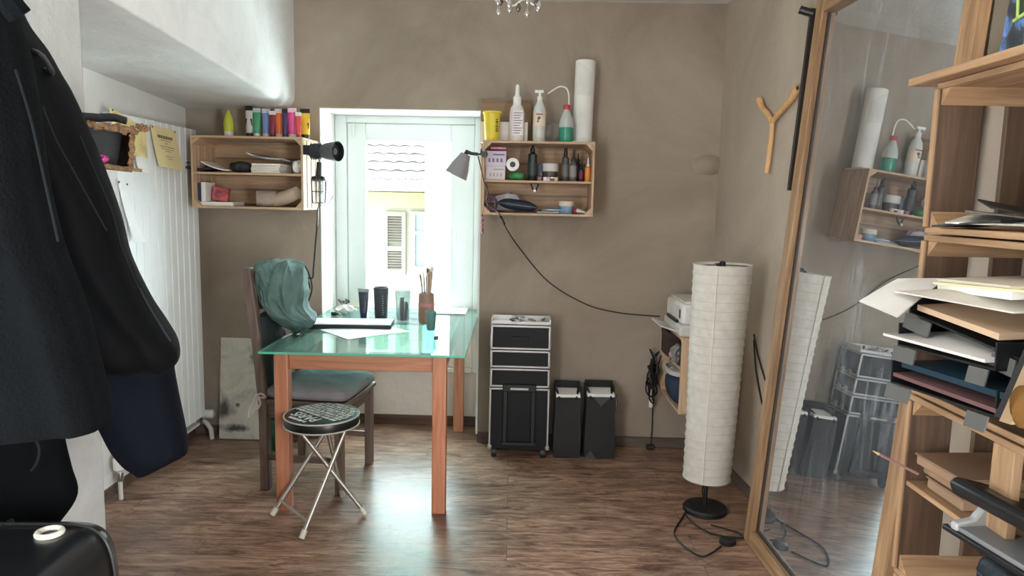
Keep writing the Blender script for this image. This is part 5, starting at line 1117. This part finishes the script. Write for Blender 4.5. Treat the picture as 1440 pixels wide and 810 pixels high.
a, b2 = P(1290, 432, 1.49), P(1405, 474, 1.24); sheet('paper_stack', 'peach edged pad of paper in the topmost letter tray', 'paper', (a, b2, b2+dx, a+dx), M('c4a98b', .8), .012, .006, PG)
a, b2 = P(1318, 408, 1.48), P(1422, 422, 1.24)
o = thing('notebook', 'thick white notebook lying on the drawing sheet', 'notebook', a, 0, PG); O = Vector((0, 0, 0)); e_ = b2-a
b = MB(); b.prism([O, e_, e_+dx, dx], (0, 0, .022)); b.build('pages', M('e9e6df', .8), o); b = MB(); b.prism([O+Vector((-.004, 0, .022)), e_+Vector((-.004, 0, .022)), e_+dx+Vector((0, 0, .022)), dx+Vector((0, 0, .022))], (0, 0, .003)); b.build('cover', M('c7bfae', .7), o)
a, b2 = P(1312, 398, 1.47), P(1440, 410, 1.20); sheet('envelope', 'pale yellow envelope lying on top of the white notebook', 'envelope', (a, b2, b2+dx, a+dx), M('d6cfa4', .8), .004, .006, PG)
a, b2 = P(1242, 470, 1.54), P(1385, 508, 1.24); sheet('paper_stack', 'white papers sliding out of the middle letter tray', 'paper', (a, b2, b2+dx, a+dx), M('cfcdc9', .8), .006, .012, PG)
a, b2 = P(1268, 512, 1.50), P(1420, 560, 1.20); sheet('folder', 'teal folder in the lowest letter tray', 'folder', (a, b2, b2+dx, a+dx), M('12303f', .6), .012, .012, PG)
a, b2 = P(1256, 526, 1.51), P(1400, 578, 1.22); sheet('folder', 'dull pink folder under the teal folder', 'folder', (a, b2, b2+dx, a+dx), M('644747', .7), .008, .006, PG)
o = thing('binder', 'cream edged black binder leaning at the right of the letter trays', 'binder', P(1405, 592, 1.19))
A, B = P(1405, 592, 1.19), P(1462, 462, 1.14); e_ = B-A
b = MB(); b.prism([O, e_, e_+Vector((.2, .03, 0)), Vector((.2, .03, 0))], (.006, -.02, 0)); b.build('cover', M('8f7a5c', .7), o)
b = MB(); b.prism([Vector((.004, .004, .004)), e_+Vector((.004, .004, 0)), e_+Vector((.19, .034, 0)), Vector((.19, .034, 0))], (-.002, .012, 0)); b.build('pages', M('1c1d1f', .7), o)
o = thing('paper_bag', 'golden brown crumpled paper bag at the right end of the letter tray crate', 'bag', P(1466, 600, 1.10))
b = MB(); blob(b, .04, .035, .075, 19, amp=.3, z0=-.01); b.build('body', M('5f4322', .9, bmp=.6, bsc=25, spec=.1), o)
# kraft boxes and hole punch
K0 = .548+.239
for k, (nm, wx, wy, hh, dx_, dy_, lab) in enumerate((('kraft_box', .16, .13, .028, .0, -.03, 'lowest flat kraft box at the corner of the crate shelf'), ('kraft_box', .17, .15, .022, .005, -.02, 'middle flat kraft box in the little stack'), ('kraft_box', .19, .16, .026, -.005, -.03, 'topmost flat kraft box beside the hole punch'))):
    zz = K0+(0, .03, .054)[k]
    o = thing(nm, lab, 'box', (1.055+dx_, 1.555+dy_, zz), .03*k, 'flat kraft boxes'); b = MB(); b.bb(-wx/2, wx/2, -wy/2, wy/2, 0, hh-.004); b.build('body', M('94785f', .8), o, bevel=.004)
    b = MB(); b.bb(-wx/2-.003, wx/2, -wy/2-.003, wy/2+.003, hh-.004, hh); b.build('lid', M('876c55', .8), o, bevel=.0015)
o = thing('hole_punch', 'large black and grey hole punch standing in front of the kraft boxes', 'hole punch', (.945, 1.285, K0), radians(8))
b = MB(); b.bb(-.05, .06, -.15, .10, 0, .012); b.build('base', BK, o, bevel=.004)
b = MB(); b.bb(-.045, .05, -.14, .09, .012, .022); b.build('plate', M('77797b', .4), o, bevel=.003)
for y in (-.125, .06):
    b = MB(); b.prism([(-.05, y, .012), (.06, y, .012), (.06, y, .085), (.03, y, .085), (-.01, y, .035), (-.05, y, .028)], (0, .018, 0)); b.build('side_arm', M('a7a8a8', .45), o, bevel=.004)
b = MB(); b.prism([(-.035, -.15, .075), (.06, -.15, .06), (.07, -.15, .085), (-.03, -.15, .112), (-.045, -.15, .10)], (0, .25, 0)); b.build('lever', M('17191b', .35), o, bevel=.006)
b = MB(); b.cyl((.045, -.13, .07), (.045, .08, .07), .012); b.build('axle', ALU, o)
o = thing('leather_bag', 'dark blue leather case at the bottom of the hole punch crate', 'bag', (1.07, 1.28, .562))
b = MB(); rbox(b, .10, .13, .0, .17, .03); b.build('body', M('1c2730', .5, bmp=.3, bsc=120), o, sub=1)
b = MB(); b.tube([(.101*abs(cos(a_))**.3*(1 if cos(a_) > 0 else -1), -.0+.13*abs(sin(a_))**.3*(1 if sin(a_) > 0 else -1), .13) for a_ in [2*pi*i/60 for i in range(60)]], .003, 6, True); b.build('zip', M('3d4850', .4, .4), o)
pa = P(1227, 634, 1.625); o = thing('pencil', 'thin pinkish stick pointing left from the corner of the kraft boxes', 'pencil', pa)
b = MB(); e_ = P(1292, 667, 1.575)-pa; b.tube([e_*.15, e_], .0035, 6); b.build('shaft', M('8a6a66', .5), o); b = MB(); b.tube([(0, 0, 0), tuple(e_*.15)], [.0008, .0035], 6); b.build('point', M('c9a97c', .6), o)

# ------------------------------------------------------------------ chandelier
o = thing('chandelier', 'small crystal chandelier hanging from the ceiling', 'chandelier', (.002, 2.5, 2.525))
b = MB(); b.lathe([(.05, 0), (.045, -.02), (.012, -.04)]); b.build('ceiling_rose', M('8f8a80', .35, .7), o)
b = MB(); b.tube([(0, 0, -.03), (0, 0, -.30)], .006, 8); b.lathe([(.006, -.26), (.022, -.30), (.03, -.34), (.02, -.38), (.006, -.40)], seg=18); b.build('stem', M('6d665c', .35, .7), o)
for k in range(6):
    a_ = k*pi/3+.3; b = MB(); b.tube(spline([(0, 0, -.33), (.03*cos(a_), .03*sin(a_), -.37), (.06*cos(a_), .06*sin(a_), -.385), (.085*cos(a_), .085*sin(a_), -.36), (.09*cos(a_), .09*sin(a_), -.32)], 5), .004, 8); b.lathe([(.016, -.325), (.02, -.315), (.014, -.312)], (.09*cos(a_), .09*sin(a_), 0), 14); b.build('arm', M('5d564d', .35, .7), o)
b = MB(); b.tube([(.078*cos(a_), .078*sin(a_), -.41+.012*sin(a_*6)) for a_ in [2*pi*i/48 for i in range(48)]], .003, 6, True); b.build('bead_chain', M('d9d6d0', .2), o)
CRY = M('b9b4ac', .12, .2, trans=.5); CRD = M('5d554d', .2, .3)
for k in range(12):
    a_ = k*pi/6; b = MB(); R_ = .078 if k % 2 else .06; zz = -.42-.012*(k % 3)
    b.lathe([(.001, .012), (.004, .006), (.008, -.004), (.009, -.01), (.004, -.02), (.001, -.024)], (R_*cos(a_), R_*sin(a_), zz), 8); b.build('crystal', CRD if k % 3 == 0 else CRY, o)
